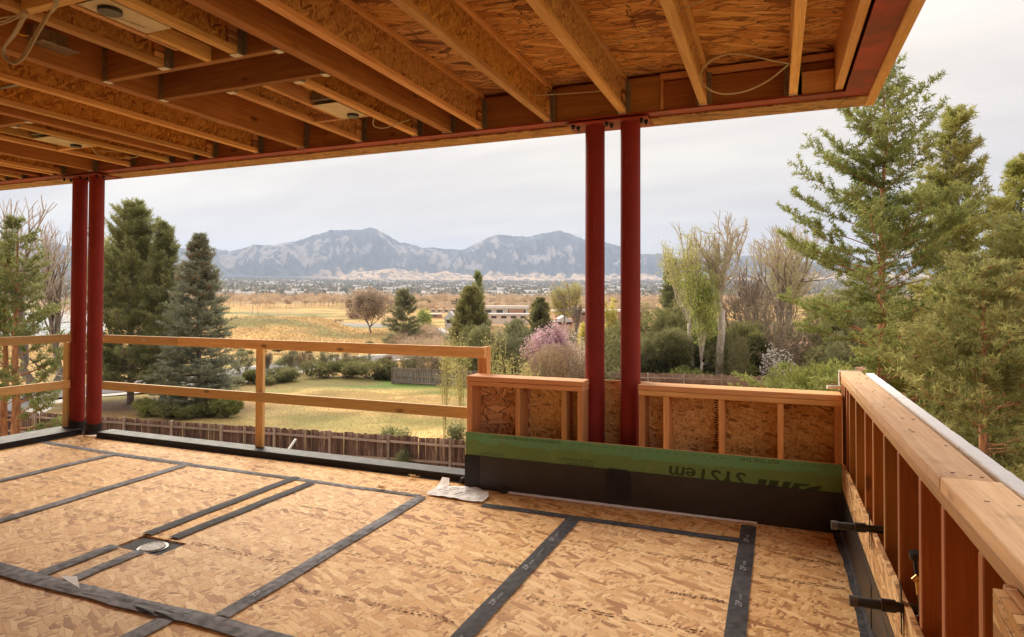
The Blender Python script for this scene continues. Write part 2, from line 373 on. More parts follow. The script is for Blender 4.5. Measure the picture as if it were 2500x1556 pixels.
# ------------------------------------------------------------------ deck floor (structure) with sheets and seam tape
FX0, FX1, FY0, FY1 = -7.24, 0.40, -2.6, 4.90
floor = empty('deck_floor', (-3.4, 1.2, -0.02), kind='structure')
ys = [(4.372, 4.90), (2.30, 4.372), (-0.14, 2.30), (-2.58, -0.14)]
rows = [[-7.24, -6.02, -5.02, -2.53, -1.31, -0.17, 0.40],
        [-7.24, -5.98, -4.93, -3.775, -3.545, -2.50, -1.31, -0.17, 0.40],
        [-7.24, -6.3, -5.1, -3.89, -2.675, -1.31, -0.17, 0.40],
        [-7.24, -5.6, -4.4, -3.2, -2.0, -0.8, 0.40]]
DX0, DX1, DY0, DY1 = -3.765, -3.40, 2.78, 2.985          # drain pocket
for (y0, y1), xs in zip(ys, rows):
    for a, b_ in zip(xs, xs[1:]):
        g = 0.0015; zt = random.uniform(-0.0012, 0.0)
        if y0 == 2.30 and (a == -3.775 or a == -3.545):
            if a == -3.775:
                box('osb_sheet', a+g, b_-g, y0+g, DY0, -0.018, zt, M['floor'], floor, 0.0015)
                box('osb_sheet', a+g, b_-g, DY1, y1-g, -0.018, zt, M['floor'], floor, 0.0015)
            else:
                bm = bmesh.new()
                pts = [(a+g, y0+g), (b_-g, y0+g), (b_-g, y1-g), (a+g, y1-g), (a+g, DY1), (DX1, DY1), (DX1, DY0), (a+g, DY0)]
                vs = [bm.verts.new((x, y, zt)) for x, y in pts]; f = bm.faces.new(vs)
                gg = bmesh.ops.extrude_face_region(bm, geom=[f]); bmesh.ops.translate(bm, verts=[v for v in gg['geom'] if isinstance(v, bmesh.types.BMVert)], vec=(0, 0, -0.018))
                bmesh.ops.recalc_face_normals(bm, faces=bm.faces); bm_obj('osb_sheet', bm, M['floor'], floor)
        else:
            box('osb_sheet', a+g, b_-g, y0+g, y1-g, -0.018, zt, M['floor'], floor, 0.0015)
box('subfloor', FX0-0.1, FX1+0.3, FY0, 5.10, -0.30, -0.035, M['lvl_x'], floor)

def wavy_strip(name, p0, p1, width, mat, parent, z=0.0008, th=0.0012, seg=28, wob=0.004, ridge=0.0015, tone=None):
    """a strip of tape with slightly uneven edges and a wrinkled top"""
    p0, p1 = Vector((*p0, 0)), Vector((*p1, 0)); d = (p1-p0).normalized(); n = Vector((-d.y, d.x, 0)); L = (p1-p0).length
    bm = bmesh.new(); rowsv = []; ph = random.random()*9
    for i in range(seg+1):
        c = p0+d*(L*i/seg)+n*(wob*math.sin(i*0.5+ph)+random.uniform(-wob, wob)*0.4)
        wv = width*(1+random.uniform(-0.03, 0.03)); row = []
        for k, u in enumerate((-.5, -.28, -.02, .02, .3, .5)):
            h = 0 if k in (0, 5) else th+random.random()*ridge+(0.0012 if k in (2, 3) and ridge else 0)
            row.append(bm.verts.new(c+n*(u*wv)+Vector((0, 0, z+h))))
        rowsv.append(row)
    for i in range(seg):
        for k in range(5): 
            f = bm.faces.new((rowsv[i][k], rowsv[i+1][k], rowsv[i+1][k+1], rowsv[i][k+1])); f.smooth = True
    for f in bm.faces:
        if f.normal.z < 0: f.normal_flip()
    bmesh.ops.recalc_face_normals(bm, faces=bm.faces)
    if sum(f.normal.z for f in bm.faces) < 0: bmesh.ops.reverse_faces(bm, faces=bm.faces)
    return bm_obj(name, bm, mat, parent)
TW = 0.092
tapes = [((-7.235, 4.50), (-6.0, 4.425), .075, 0), ((-6.02, 4.425), (-5.0, 4.41), .085, 0), ((-5.0, 4.41), (-3.5, 4.405), .07, 0), ((-3.55, 4.40), (-2.56, 4.395), .06, 0),
         ((-2.02, 4.388), (-0.20, 4.368), .082, 0),
         ((-6.01, 4.40), (-5.99, 2.36), .095, 1), ((-5.02, 4.37), (-4.89, 2.36), .095, 1),
         ((-3.80, 4.44), (-3.765, 2.99), .090, 1), ((-3.77, 2.78), (-3.755, 2.30), .095, 1), ((-3.57, 4.36), (-3.55, 3.01), .090, 1), ((-3.545, 2.78), (-3.53, 2.36), .085, 1),
         ((-2.53, 4.37), (-2.46, 2.36), TW, 1), ((-1.31, 4.35), (-1.31, -1.4), TW+.005, 1), ((-0.172, 4.665), (-0.172, -1.4), TW+.004, 1),
         ((-7.235, 2.315), (-5.7, 2.29), .10, 2), ((-5.72, 2.285), (-3.30, 2.285), .105, 2), ((-3.34, 2.285), (-1.36, 2.295), .105, 2), ((-2.68, 2.24), (-2.69, -0.1), .10, 1)]
tobj = []
for i, (a, b_, wd, k) in enumerate(tapes):
    z = (0.0025, 0.0065, 0.011)[k]
    tp = wavy_strip('seam_tape', a, b_, wd, M['tape' if i in (4, 7, 9, 12, 13) else 'tapegrey'], floor, z=z, wob=0.006 if k == 2 else 0.003, ridge=0.004 if k == 2 else 0.002)
    tobj.append(tp)
    # worn silvery scuffs stuck on the tape
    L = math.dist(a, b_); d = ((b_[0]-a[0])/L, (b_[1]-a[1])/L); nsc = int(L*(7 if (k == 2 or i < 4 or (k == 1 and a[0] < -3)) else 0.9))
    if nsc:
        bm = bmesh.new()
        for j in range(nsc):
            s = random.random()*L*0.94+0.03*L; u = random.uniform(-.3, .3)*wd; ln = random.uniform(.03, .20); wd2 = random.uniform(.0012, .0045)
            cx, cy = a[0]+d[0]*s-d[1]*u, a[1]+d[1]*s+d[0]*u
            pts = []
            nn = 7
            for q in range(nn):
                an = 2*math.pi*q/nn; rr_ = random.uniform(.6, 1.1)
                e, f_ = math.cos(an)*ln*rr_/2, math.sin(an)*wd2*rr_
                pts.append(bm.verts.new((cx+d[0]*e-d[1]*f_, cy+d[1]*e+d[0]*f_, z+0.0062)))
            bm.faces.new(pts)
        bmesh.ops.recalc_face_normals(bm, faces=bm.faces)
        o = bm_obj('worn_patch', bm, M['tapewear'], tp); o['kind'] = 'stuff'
def tape_text(tp, a, b_, z, step=0.33, start=0.1, flip=False):
    L = math.dist(a, b_); ang = math.atan2(b_[1]-a[1], b_[0]-a[0]); s = start
    while s < L-0.15:
        cx, cy = a[0]+(b_[0]-a[0])*s/L, a[1]+(b_[1]-a[1])*s/L
        nx, ny = -math.sin(ang), math.cos(ang)
        sg = -1 if flip else 1
        text('tape_print', 'ZIP', 0.044, (cx-nx*.012*sg, cy-ny*.012*sg, z+0.0075), (0, 0, ang+(math.pi if flip else 0)), M['tapeink'], tp, shear=0.3)
        text('tape_print', 'SYSTEM', 0.020, (cx+math.cos(ang)*.078*sg-nx*.010*sg, cy+math.sin(ang)*.078*sg-ny*.010*sg, z+0.0075), (0, 0, ang+(math.pi if flip else 0)), M['tapeink'], tp, shear=0.2)
        s += step
for i in (12, 13):
    tape_text(tobj[i], (tapes[i][0][0], 1.9), tapes[i][0], 0.0065, 0.46, 0.12, False)
tape_text(tobj[11], tapes[11][1], tapes[11][0], 0.0065, 0.52, 0.2, False)
for i, x0, x1, y in ((4, -0.9, -0.35, 4.364),):
    text('tape_print', 'ZIP SYSTEM', 0.022, (x0, y, 0.0095), (0, 0, -0.011), M['tapeink'], tobj[i])
# folded torn flap of film at the tape crossing by the drain and a lifted tear in the near tape with its shadow painted dark
bm = bmesh.new()
v = [bm.verts.new(p) for p in ((-3.60, 2.345, .0175), (-3.50, 2.365, .024), (-3.36, 2.285, .0175), (-3.50, 2.315, .0175))]
bm.faces.new(v)
tag(bm_obj('torn_film', bm, M['paper']), 'small torn scrap of white backing film lying on the seam tape crossing', 'paper scrap')
bm = bmesh.new()
for j in range(2):
    x = -2.93+j*.13; v = [bm.verts.new(p_) for p_ in ((x, 2.262, .0165), (x+.07, 2.246, .024), (x+.16, 2.240, .0168), (x+.15, 2.262, .019), (x+.06, 2.272, .021))]; bm.faces.new(v)
o = bm_obj('tape_tear_shade', bm, M['curb'], tobj[16])

# printed marks on the sheets
def west(x, y, size=.058, ang=math.pi):
    text('printed_text', 'West Fraser', size, (x, y, 0.0018), (0, 0, ang), M['ink'], floor, shear=0.25)
west(-0.235, 3.47, .056); west(-1.36, 3.46, .056); west(0.35, 4.215, .056); west(-1.38, 1.9, .056); west(0.36, 2.0, .056); west(-3.0, 3.86, .05)
def dash_rows(name, x0, x1, y, parent, mat, n, h=.009, axis=0, z=0.0016):
    bm = bmesh.new()
    for j in range(n):
        s = x0+(x1-x0)*random.random(); L = random.uniform(.004, .013); hh = h*random.uniform(.5, .9); yy = y+random.choice((-.011, .011))+random.uniform(-.001, .001)+.006*math.sin(s*3)
        p = [(s, yy-hh/2), (s+L, yy-hh/2), (s+L+.003, yy+hh/2), (s+.003, yy+hh/2)]
        if axis: p = [(q[1], q[0]) for q in p]
        bm.faces.new([bm.verts.new((q[0], q[1], z)) for q in p])
    for f in bm.faces:
        f.normal_update()
        if f.normal.z < 0: f.normal_flip()
    o = bm_obj(name, bm, mat, parent); o['kind'] = 'stuff'; return o
for (x0, x1, y) in ((-4.8, -3.9, 3.85), (-4.8, -3.9, 3.15), (-3.4, -2.6, 3.72), (-3.4, -2.6, 3.0), (-2.4, -1.45, 3.9), (-2.4, -1.42, 3.25), (-2.35, -1.42, 2.75), (-1.2, -.25, 3.95), (-1.2, -.3, 3.1),
                    (-1.2, -.25, 2.6), (-.1, .33, 3.85), (-5.9, -5.0, 3.6), (-5.8, -5.0, 2.9), (-2.4, -1.5, 1.9), (-7.0, -6.2, 3.7)):
    dash_rows('printed_mark', x0, x1, y, floor, M['inkfade'], 120)
for x in (-6.6, -5.5, -4.75, -4.35, -3.95, -3.2, -2.85, -1.7, -.75):
    dash_rows('printed_mark', 4.46, 4.85, x, floor, M['inkfade'], 26, axis=1)
# drain set in its pocket
drain = empty('floor_drain', (-3.57, 2.87, -0.034), 'round white slotted drain grate set in a square cut out of the deck sheets', 'drain')
box('drain_pan', -3.766, -3.402, 2.781, 2.984, -0.034, -0.010, M['tape'], drain)
bm = bmesh.new(); bmesh.ops.create_cone(bm, cap_ends=True, segments=32, radius1=.088, radius2=.088, depth=.008, matrix=Matrix.Translation((-3.555, 2.868, -0.0085)))
bm_obj('drain_ring', bm, M['black'], drain)
bm = bmesh.new()
CX, CY = -3.555, 2.868
for j in range(-3, 4):
    hw = math.sqrt(max(.0002, .066**2-(j*.020)**2)); add_box(bm, CX+j*.020-.0055, CX+j*.020+.0055, CY-hw, CY+hw, -.004, .001)
for q in (0,): hw = math.sqrt(.066**2-q*q); add_box(bm, CX-hw, CX+hw, CY+q-.004, CY+q+.004, -.0045, .0005)
add_tube(bm, [(CX+.068*math.cos(a*.2618), CY+.068*math.sin(a*.2618), -.001) for a in range(25)], .005, 5)
bm_obj('drain_grate', bm, M['white'], drain)
# left low curb, front low curb
cf = tag(box('deck_curb', -6.93, -2.345, 4.87, 5.06, -0.02, 0.060, M['curb'], None, 0.006), 'long low black membrane curb along the open deck edge under the railing, between columns and half wall', 'curb')
bm = bmesh.new(); add_box(bm, -7.62, -7.24, -2.5, 4.93, -0.02, 0.062, 0.006)
cl_ = tag(bm_obj('deck_curb', bm, M['curb']), 'low black membrane curb running towards the viewer at the left deck edge', 'curb')
bm = bmesh.new()
pts = [(-6.93+i*.09, 4.868-.004*random.random()-(.012 if i > 44 else 0)) for i in range(51)]
for (xa, ya), (xb, yb) in zip(pts, pts[1:]):
    bm.faces.new([bm.verts.new(p) for p in ((xa, ya-.018-.008*random.random(), .0008), (xb, yb-.022, .0009), (xb, yb+.004, .004), (xa, ya+.004, .004))])
bm_obj('membrane_foot', bm, M['tape'], cf)

# ------------------------------------------------------------------ half wall with green sheathing
W0, W1 = -2.342, 0.405
YF = 4.75
wall = empty('half_wall', (-0.97, 4.85, 0), 'low framed parapet wall with green sheathing strip and black membrane at the far deck edge', 'wall')
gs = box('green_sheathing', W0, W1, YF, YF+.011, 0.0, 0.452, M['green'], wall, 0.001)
box('sheathing_edge', W0+.001, W1-.001, YF+.0015, YF+.0095, 0.4521, 0.4542, M['striposb'], wall, 0)
mb = box('membrane', W0-.002, W1-.002, YF-.006, YF-.001, 0.0, 0.268, M['membrane'], wall, 0.001)
# wrinkled membrane corner piece at the left end, and flap over a vent
box('membrane_patch', W0-.004, -2.215, YF-.010, YF-.0065, 0.0, 0.267, M['curb'], wall, 0.001)
bm = bmesh.new()
prof = [(-1.165, .262), (-1.155, .275), (-1.02, .275), (-1.0, .262), (-.985, .16), (-.992, .045), (-1.165, .045), (-1.178, .16)]
f = bm.faces.new([bm.verts.new((x, YF-.0065, z)) for x, z in prof])
g = bmesh.ops.extrude_face_region(bm, geom=[f]); bmesh.ops.translate(bm, verts=[v for v in g['geom'] if isinstance(v, bmesh.types.BMVert)], vec=(0, -.006, 0))
bmesh.ops.recalc_face_normals(bm, faces=bm.faces)
bm_obj('membrane_flap', bm, M['curb'], wall)
bm = bmesh.new()
rr0 = []
for i in range(25):
    a = 2*math.pi*i/24; rr0.append((-1.083+.062*math.copysign(abs(math.cos(a))**.5, math.cos(a)), YF-.0135, .19+.05*math.copysign(abs(math.sin(a))**.5, math.sin(a))))
add_tube(bm, rr0, .003, 5); bm_obj('flap_ridge', bm, M['membrane'], wall)
# green sheathing print (upside down)
RX = (R(90), R(180), 0)
def gtext(s, size, xr, z, mat='greenink', bold=0.0, shear=0.0, sx=1.0):
    o = text('printed_text', s, size, (xr, YF-.0007, z), (R(90), R(180), 0), M[mat], gs, bold=bold, shear=shear, sx=sx); return o
gtext('SYSTem', .135, -0.19, 0.338, sx=1.16, shear=.12)
for q_ in (1, 2, 3): o = gtext('SYSTem', .135, -0.19+.0025*q_, 0.338-.0012*q_, sx=1.16, shear=.12); o.location.y -= .0001*q_
def gquad(pts):
    bm = bmesh.new(); bm.faces.new([bm.verts.new((x, YF-.0007, z)) for x, z in pts]); bm_obj('printed_logo', bm, M['greenink'], gs)
for P_ in ([(-.125, .25), (-.108, .306), (-.055, .306), (-.072, .25)], [(-.055, .25), (-.038, .306), (.02, .306), (.003, .25)], [(.03, .25), (.048, .306), (.10, .306), (.085, .285), (.075, .25)],
           [(.085, .25), (.115, .303), (.215, .303), (.19, .288), (.15, .287), (.13, .25)], [(.15, .25), (.205, .285), (.265, .300), (.285, .290), (.23, .25)]): gquad(P_)
gtext('PUT THE THE', .034, 0.02, 0.442, sx=1.2); gtext('SCOREBOARD 24 EL 88 IND 881 LINE THE PUT', .030, -1.53, 0.440, sx=.95)
gtext('PRINTS BY: WARRANTY', .024, -1.27, 0.318, sx=1.0); gtext('TAPE SYSTEM', .036, -1.27, 0.292, sx=1.0)
gtext('ZIP1579YZWIN', .028, -2.00, 0.300, sx=1.1)
for i in range(42):
    x = -2.28+i*.064
    if -2.13 < x < -1.50 or -.33 < x < 0.03: continue
    if x > .36: break
    gquad([(x, .4265), (x, .4295), (x+.030, .4297), (x+.030, .4265)])
# studs
for x0, x1, mt_ in ((-2.340, -2.296, 'fir_z'), (-1.912, -1.872, 'fir_z'), (-1.531, -1.492, 'fir_z'), (-1.404, -1.362, 'fir_z'), (-.933, -.893, 'fir_z'), (-.757, -.718, 'fir_z'),
                (-.373, -.334, 'fir_z'), (.010, .049, 'fir_z'), (.365, .403, 'fir_z')):
    box('stud', x0, x1, YF+.0125, YF+.195, 0.02, 0.829, M[mt_], wall, .003)
for x0, x1 in ((-2.341, -1.355), (-.936, .405)):
    box('top_plate', x0, x1, YF, YF+.196, 0.868, 0.906, M['fir_x'], wall, .003)
    box('top_plate', x0+.002, x1-.002, YF+.003, YF+.195, 0.830, 0.865 if x0 < -2 else .8665, M['fir_x'], wall, .003)
    box('bottom_plate', x0, x1, YF+.012, YF+.195, 0.001, 0.019, M['fir_x'], wall, .003)
box('osb_backing', -2.34, -1.86, YF+.196, YF+.208, .01, .866, M['wallosb_big'], wall, 0)
box('osb_backing', -1.858, -1.36, YF+.196, YF+.208, .01, .866, M['wallosb'], wall, 0)
box('osb_backing', -1.44, -.90, 5.092, 5.104, .01, .888, M['wallosb'], wall, 0)
box('osb_backing', -.93, -.362, YF+.196, YF+.208, .01, .866, M['wallosb'], wall, 0)
box('osb_backing', -.360, .404, YF+.196, YF+.208, .01, .866, M['wallosb'], wall, 0)
dr = [(-.405-random.random()*.018, -.398+random.random()*.012, YF+.1945, YF+.1952, .47+i*.018, .479+i*.018) for i in range(19)]
o = boxes('printed_mark', dr, M['ink'], wall); o['kind'] = 'stuff'
# white fabric strip under the membrane along the wall foot
bm = bmesh.new(); prev = None
for i in range(41):
    x = -1.96+i*(1.84/40); y = YF-.008-.034*(1-abs(i/40-.35)*.9)*(1 if i < 38 else .3)-random.random()*.004
    cur = [bm.verts.new((x, y, .003)), bm.verts.new((x, YF-.008, .011+random.random()*.003))]
    if prev: bm.faces.new((prev[0], cur[0], cur[1], prev[1]))
    prev = cur
bmesh.ops.recalc_face_normals(bm, faces=bm.faces)
tag(bm_obj('white_fabric_strip', bm, M['paper']), 'narrow white membrane edge peeping out at the foot of the black wall lining', 'membrane')
# crumpled white sheet at the inner corner
bm = bmesh.new()
out = [(-2.528, 4.43), (-2.545, 4.62), (-2.585, 4.80), (-2.53, 4.825), (-2.47, 4.70), (-2.33, 4.735), (-2.20, 4.725), (-2.10, 4.66), (-2.045, 4.55), (-2.04, 4.404), (-2.20, 4.41), (-2.36, 4.42)]
g = 26; grid = {}
def inside(x, y, P):
    c = False; j = len(P)-1
    for i in range(len(P)):
        if (P[i][1] > y) != (P[j][1] > y) and x < (P[j][0]-P[i][0])*(y-P[i][1])/(P[j][1]-P[i][1])+P[i][0]: c = not c
        j = i
    return c
ov = [bm.verts.new((x, y, .012)) for x, y in out]; bm.faces.new(ov)
bmesh.ops.triangulate(bm, faces=bm.faces); bmesh.ops.subdivide_edges(bm, edges=bm.edges, cuts=5, use_grid_fill=True)
for v in bm.verts:
    a = v.co; v.co.z = .010+.010*abs(math.sin(a.x*31+a.y*17))*abs(math.cos(a.y*23-a.x*9))+.03*max(0, (a.y-4.72)/.1)*max(0, (-2.45-a.x)/.1)
for f in bm.faces: f.smooth = False
bmesh.ops.recalc_face_normals(bm, faces=bm.faces)
paper = tag(bm_obj('paper_sheet', bm, M['paper']), 'crumpled white sheet with pencil scribbles lying at the end of the half wall', 'paper')
bm = bmesh.new()
for cx, cy, a, b_ in ((-2.42, 4.53, .06, .02), (-2.36, 4.60, .05, .03), (-2.25, 4.56, .03, .05), (-2.22, 4.60, .05, .02), (-2.28, 4.50, .02, .04), (-2.45, 4.65, .03, .03)):
    add_tube(bm, [(cx+a*math.cos(q*.8), cy+b_*math.sin(q*1.1+a*30), .024) for q in range(8)], .0012, 4)
bm_obj('pencil_scribble', bm, M['inkfade'], paper)
# membrane curls
for (x, y, s, lab) in ((-2.40, 4.84, .04, 'crumpled black membrane scrap where the low curb meets the half wall'), (-1.99, 4.71, .032, 'small curled black membrane scrap at the foot of the half wall')):
    bm = bmesh.new()
    bmesh.ops.create_icosphere(bm, subdivisions=2, radius=s)
    for v in bm.verts:
        k = random.uniform(.55, 1.2); v.co = Vector((v.co.x*1.3*k+x, v.co.y*k+y, max(0.002, v.co.z*k*.8+s*.7)))
    tag(bm_obj('membrane_scrap', bm, M['curb']), lab, 'scrap')
# wood shavings
for n_, (x, y, s, lab) in enumerate(((-2.86, 4.80, .05, 'small pile of wood shavings against the low curb'), (-2.93, 4.42, .06, 'wood splinter pile on the seam tape beyond the drain'))):
    bm = bmesh.new()
    for i in range(26):
        a = random.random()*6.28; q = random.random()*s; L = random.uniform(.01, .04); an = random.random()*3
        p = Vector((x+q*math.cos(a), y+q*.5*math.sin(a), .010+random.random()*.02)); d = Vector((math.cos(an)*L, math.sin(an)*L, random.uniform(-.008, .008)))
        add_tube(bm, [p-d/2, p+Vector((0, 0, .004)), p+d/2], .0022, 3)
    tag(bm_obj('wood_shavings', bm, M['dust']), lab, 'shavings', kind='stuff')

# ------------------------------------------------------------------ right parapet
XP = 0.42
par = empty('parapet_wall', (0.49, 1.5, 0), 'tall open framed parapet wall with double wooden cap on the right side of the deck', 'wall')
YN = -1.2
box('cap_board', XP-.002, XP+.128, 2.105, 5.06, 1.000, 1.038, M['cap_y'], par, .003)
box('cap_board', XP-.001, XP+.139, YN, 2.101, .999, 1.039, M['cap_y'], par, .003)
box('top_plate', XP, XP+.126, YN, 5.058, .962, .998, M['fir_y'], par, .003)
box('bottom_plate', XP, XP+.14, YN, 5.05, .0, .038, M['fir_y'], par, .003)
sy = [4.99, 4.90, 4.81, 4.655, 4.495, 4.145, 3.74, 3.452, 3.118, 2.777, 2.39, 2.087, 1.735, 1.36, .98, .60, .2, -.2, -.6]
for y in sy:
    box('stud', XP+.001, XP+.138, y-.019, y+.019, .040, .961, M['stud_shaded'], par, .003)
box('osb_sheathing', XP+.141, XP+.153, YN, 3.62, .0, 1.015, M['wallosb'], par, 0)
box('osb_sheathing', XP+.141, XP+.153, 3.624, 5.06, .0, 1.015, M['wallosb'], par, 0)
fb = bmesh.new()
y = 5.06
while y > YN:
    L = 1.22; add_box(fb, XP+.156, XP+.208, max(YN, y-L+.003), y, .0, 1.030+random.uniform(-.002, .003), .004); y -= L
bmesh.ops.subdivide_edges(fb, edges=[e for e in fb.edges if e.calc_length() > .5], cuts=26)
for v in fb.verts:
    if v.co.z > 1.0: v.co.z += random.uniform(-.0015, .0015); v.co.x += random.uniform(-.001, .001)
bm_obj('foam_board', fb, M['foam'], par)
# ripped strip of osb with bark-like cut edge and black membrane up-stand
sb = bmesh.new(); add_box(sb, XP-.020, XP-.002, YN, 4.742, .262, .500)
bmesh.ops.subdivide_edges(sb, edges=[e for e in sb.edges if abs(e.verts[0].co.y-e.verts[1].co.y) > 1], cuts=60)
for v in sb.verts:
    t_ = (v.co.y-1.5)/3.3
    if v.co.z > .4: v.co.z = .512-.055*max(0, t_)+random.uniform(-.003, .003)
    else: v.co.z = .240+.025*max(0, t_)+random.uniform(-.002, .002)
bm_obj('osb_strip', sb, M['striposb'], par)
box('membrane', XP-.024, XP-.0205, YN, 4.742, .0005, .30, M['membrane'], par, 0)
bm = bmesh.new(); prev = None
for i in range(61):
    y = YN+(4.74-YN)*i/60; e = random.uniform(-.003, .003)
    cur = [bm.verts.new((XP-.0245, y, .05+e)), bm.verts.new((XP-.034, y, .012)), bm.verts.new((.352+.0*i+e*2-.012*math.sin(i*.33), y, .0085+abs(e)))]
    if prev: 
        for k in (0, 1): bm.faces.new((prev[k], cur[k], cur[k+1], prev[k+1]))
    prev = cur
bmesh.ops.recalc_face_normals(bm, faces=bm.faces)
bm_obj('membrane_foot', bm, M['tape'], par)
for y0, y1 in ((2.55, 3.0), (3.32, 3.9)):
    box('membrane_lap', XP-.0275, XP-.0245, y0, y1, .05, .245, M['membrane'], par, .001)
# nail marks on cap
nl = []
for k in range(15):
    y = 4.9-k*.30+random.uniform(-.05, .05)
    for q in range(random.choice((1, 2, 3))):
        x = XP+.015+random.random()*.1; nl.append((x, x+.006+random.random()*.006, y+random.uniform(-.03, .03), 0, 0, 0))
nl = [(a, b_, c, c+.004, 1.0385, 1.0398) for a, b_, c, *_ in nl]
o = boxes('nail_mark', nl, M['ink'], par); o['kind'] = 'stuff'
# white wrapped corner post end with a small pipe stub
box('corner_wrap', XP-.012, XP-.003, 5.02, 5.066, .905, 1.041, M['white'], par, .002)
box('cap_end_strip', XP-.003, XP+.128, 5.0605, 5.068, .99, 1.041, M['white'], par, .001)
tag(cyl('white_pipe_stub', (.33, 4.99, .928), (.417, 5.01, .928), .013, M['white']), 'short white pipe end lying on the half wall corner', 'pipe')
# osb cladding at the near end of the parapet
box('osb_cladding', XP-.021, XP-.003, YN, 1.50, .515, .985, M['striposb'], par, .002)
box('osb_cladding', XP-.040, XP-.0215, YN, 1.488, .02, .978, M['striposb'], par, .001)

# pipe stubs
def stub(y, z, label):
    s = empty('pipe_stub', (.40, y, z), label, 'pipe', 'black pipe stubs through the parapet')
    cyl('pipe', (.25, y, z-.006), (.50, y, z), .0165, M['pvc'], s, n=24)
    cyl('end_cap', (.236, y, z-.006), (.262, y, z-.006), .0195, M['pvcedge'], s, n=24)
    cyl('coupling', (.336, y, z-.003), (.378, y, z-.002), .0215, M['pvc'], s, n=24)
    cyl('coupling_rim', (.332, y, z-.003), (.3355, y, z-.003), .0222, M['pvcedge'], s, n=24)
    bm = bmesh.new(); f = bm.faces.new([bm.verts.new(p) for p in ((.394, y-.016, z-.085), (.396, y+.0, z-.095), (.397, y+.022, z+.03), (.396, y+.03, z+.075), (.394, y-.02, z+.07))])
    g = bmesh.ops.extrude_face_region(bm, geom=[f]); bmesh.ops.translate(bm, verts=[v for v in g['geom'] if isinstance(v, bmesh.types.BMVert)], vec=(-.0035, 0, 0))
    bmesh.ops.recalc_face_normals(bm, faces=bm.faces); bm_obj('collar_flap', bm, M['black'], s)
stub(3.349, .492, 'black capped pipe stub through the parapet, the far one near the green wall corner')
stub(2.558, .480, 'black capped pipe stub through the parapet, the nearer one below the brass fitting')
fit = empty('brass_fitting', (.43, 2.46, .53), 'brass valve fitting on a bent wire tube between parapet studs', 'fitting')
cyl('fitting_body', (.430, 2.468, .565), (.427, 2.474, .606), .0065, M['brass'], fit); cyl('fitting_knob', (.416, 2.474, .607), (.430, 2.474, .622), .0085, M['brass'], fit)
tube('bent_tube', [(.408, 2.51, .492), (.425, 2.48, .488), (.433, 2.465, .51), (.431, 2.468, .566)], .0035, M['galv'], fit)
cyl('black_valve', (.429, 2.478, .606), (.427, 2.51, .672), .007, M['black'], fit); cyl('round_knob', (.427, 2.51, .667), (.424, 2.505, .690), .016, M['black'], fit)

# ------------------------------------------------------------------ columns
def column(x, label, boot):
    c = empty('steel_column', (x, 5.0, 0), label, 'column', 'red steel pipe columns')
    cyl('pipe', (x, 5.0, 0.0), (x, 5.0, 2.938), .077, M['steel'], c, n=64)
    for k in range(5):
        a = R(-90+random.uniform(-55, 60)); z_ = random.uniform(.5, 2.6); h_ = random.uniform(.02, .12); bm = bmesh.new()
        q = [(a+da, zz) for da, zz in ((0, z_), (.035, z_+.004), (.05+random.uniform(-.02, .03), z_+h_), (.02, z_+h_+.006))]
        bm.faces.new([bm.verts.new((x+.0775*math.cos(u), 5.0+.0775*math.sin(u), v)) for u, v in q]); bm_obj('scuff_mark', bm, M['scuff'], c)
    if boot:
        bm = bmesh.new(); n = 40; rings = []
        for k, (rr_, z_) in enumerate(((.096, .002), (.0835, .022), (.0815, .09), (.0815, boot))):
            rings.append([bm.verts.new((x+rr_*math.cos(2*math.pi*i/n)*(1+random.uniform(-.006, .012)), 5.0+rr_*math.sin(2*math.pi*i/n)*(1+random.uniform(-.006, .012)), z_+(.014*math.sin(i*.31+x)+random.uniform(-.003, .003) if k == 3 else 0))) for i in range(n)])
        for k in range(3):
            for i in range(n): bm.faces.new((rings[k][i], rings[k][(i+1) % n], rings[k+1][(i+1) % n], rings[k+1][i]))
        bm_obj('boot', bm, M['curb'], c)
    return c
column(-7.440, 'red steel column at the left deck corner, the outer left one of the pair', .135)
column(-7.158, 'red steel column at the left deck corner, the right one of the pair standing on the floor', .125)
column(-1.329, 'red steel column rising out of the half wall, the left one of the pair', 0)
column(-1.045, 'red steel column rising out of the half wall, the right one of the pair', 0)

# ------------------------------------------------------------------ railings
rail = empty('guard_rail', (-4.6, 4.99, .06), 'temporary wooden guard rail along the far deck edge between columns and half wall', 'railing')
SP = M['spf_x']
box('top_rail', -6.96, -5.82, 4.95, 4.988, 1.036, 1.125, SP, rail, .004); box('top_rail', -5.818, -2.27, 4.951, 4.989, 1.035, 1.127, SP, rail, .004)
box('mid_rail', -6.96, -4.735, 4.95, 4.988, .515, .605, SP, rail, .004); box('mid_rail', -4.733, -2.36, 4.948, 4.986, .516, .612, SP, rail, .004)
box('post', -4.79, -4.70, 4.9895, 5.028, .061, 1.06, M['spf_z'], rail, .004)
box('post', -2.352, -2.311, 4.990, 5.078, .061, 1.12, M['fir_z'], rail, .004); box('post', -2.309, -2.268, 4.990, 5.078, .061, 1.13, M['fir_z'], rail, .004)
box('joint_plate', -6.34, -6.27, 4.947, 4.9495, 1.07, 1.10, M['plate'], rail, 0)
raill = empty('guard_rail', (-7.40, 2.6, .06), 'temporary wooden guard rail running along the left deck edge', 'railing')
box('top_rail', -7.445, -7.407, -1.6, 4.90, 1.036, 1.125, M['spf_y'], raill, .004); box('mid_rail', -7.446, -7.408, -1.6, 4.90, .515, .605, M['spf_y'], raill, .004)
box('post', -7.545, -7.456, 4.90, 4.938, .063, 1.03, M['spf_z'], raill, .004); box('post', -7.49, -7.4475, 2.5, 2.59, .063, 1.03, M['spf_z'], raill, .004)

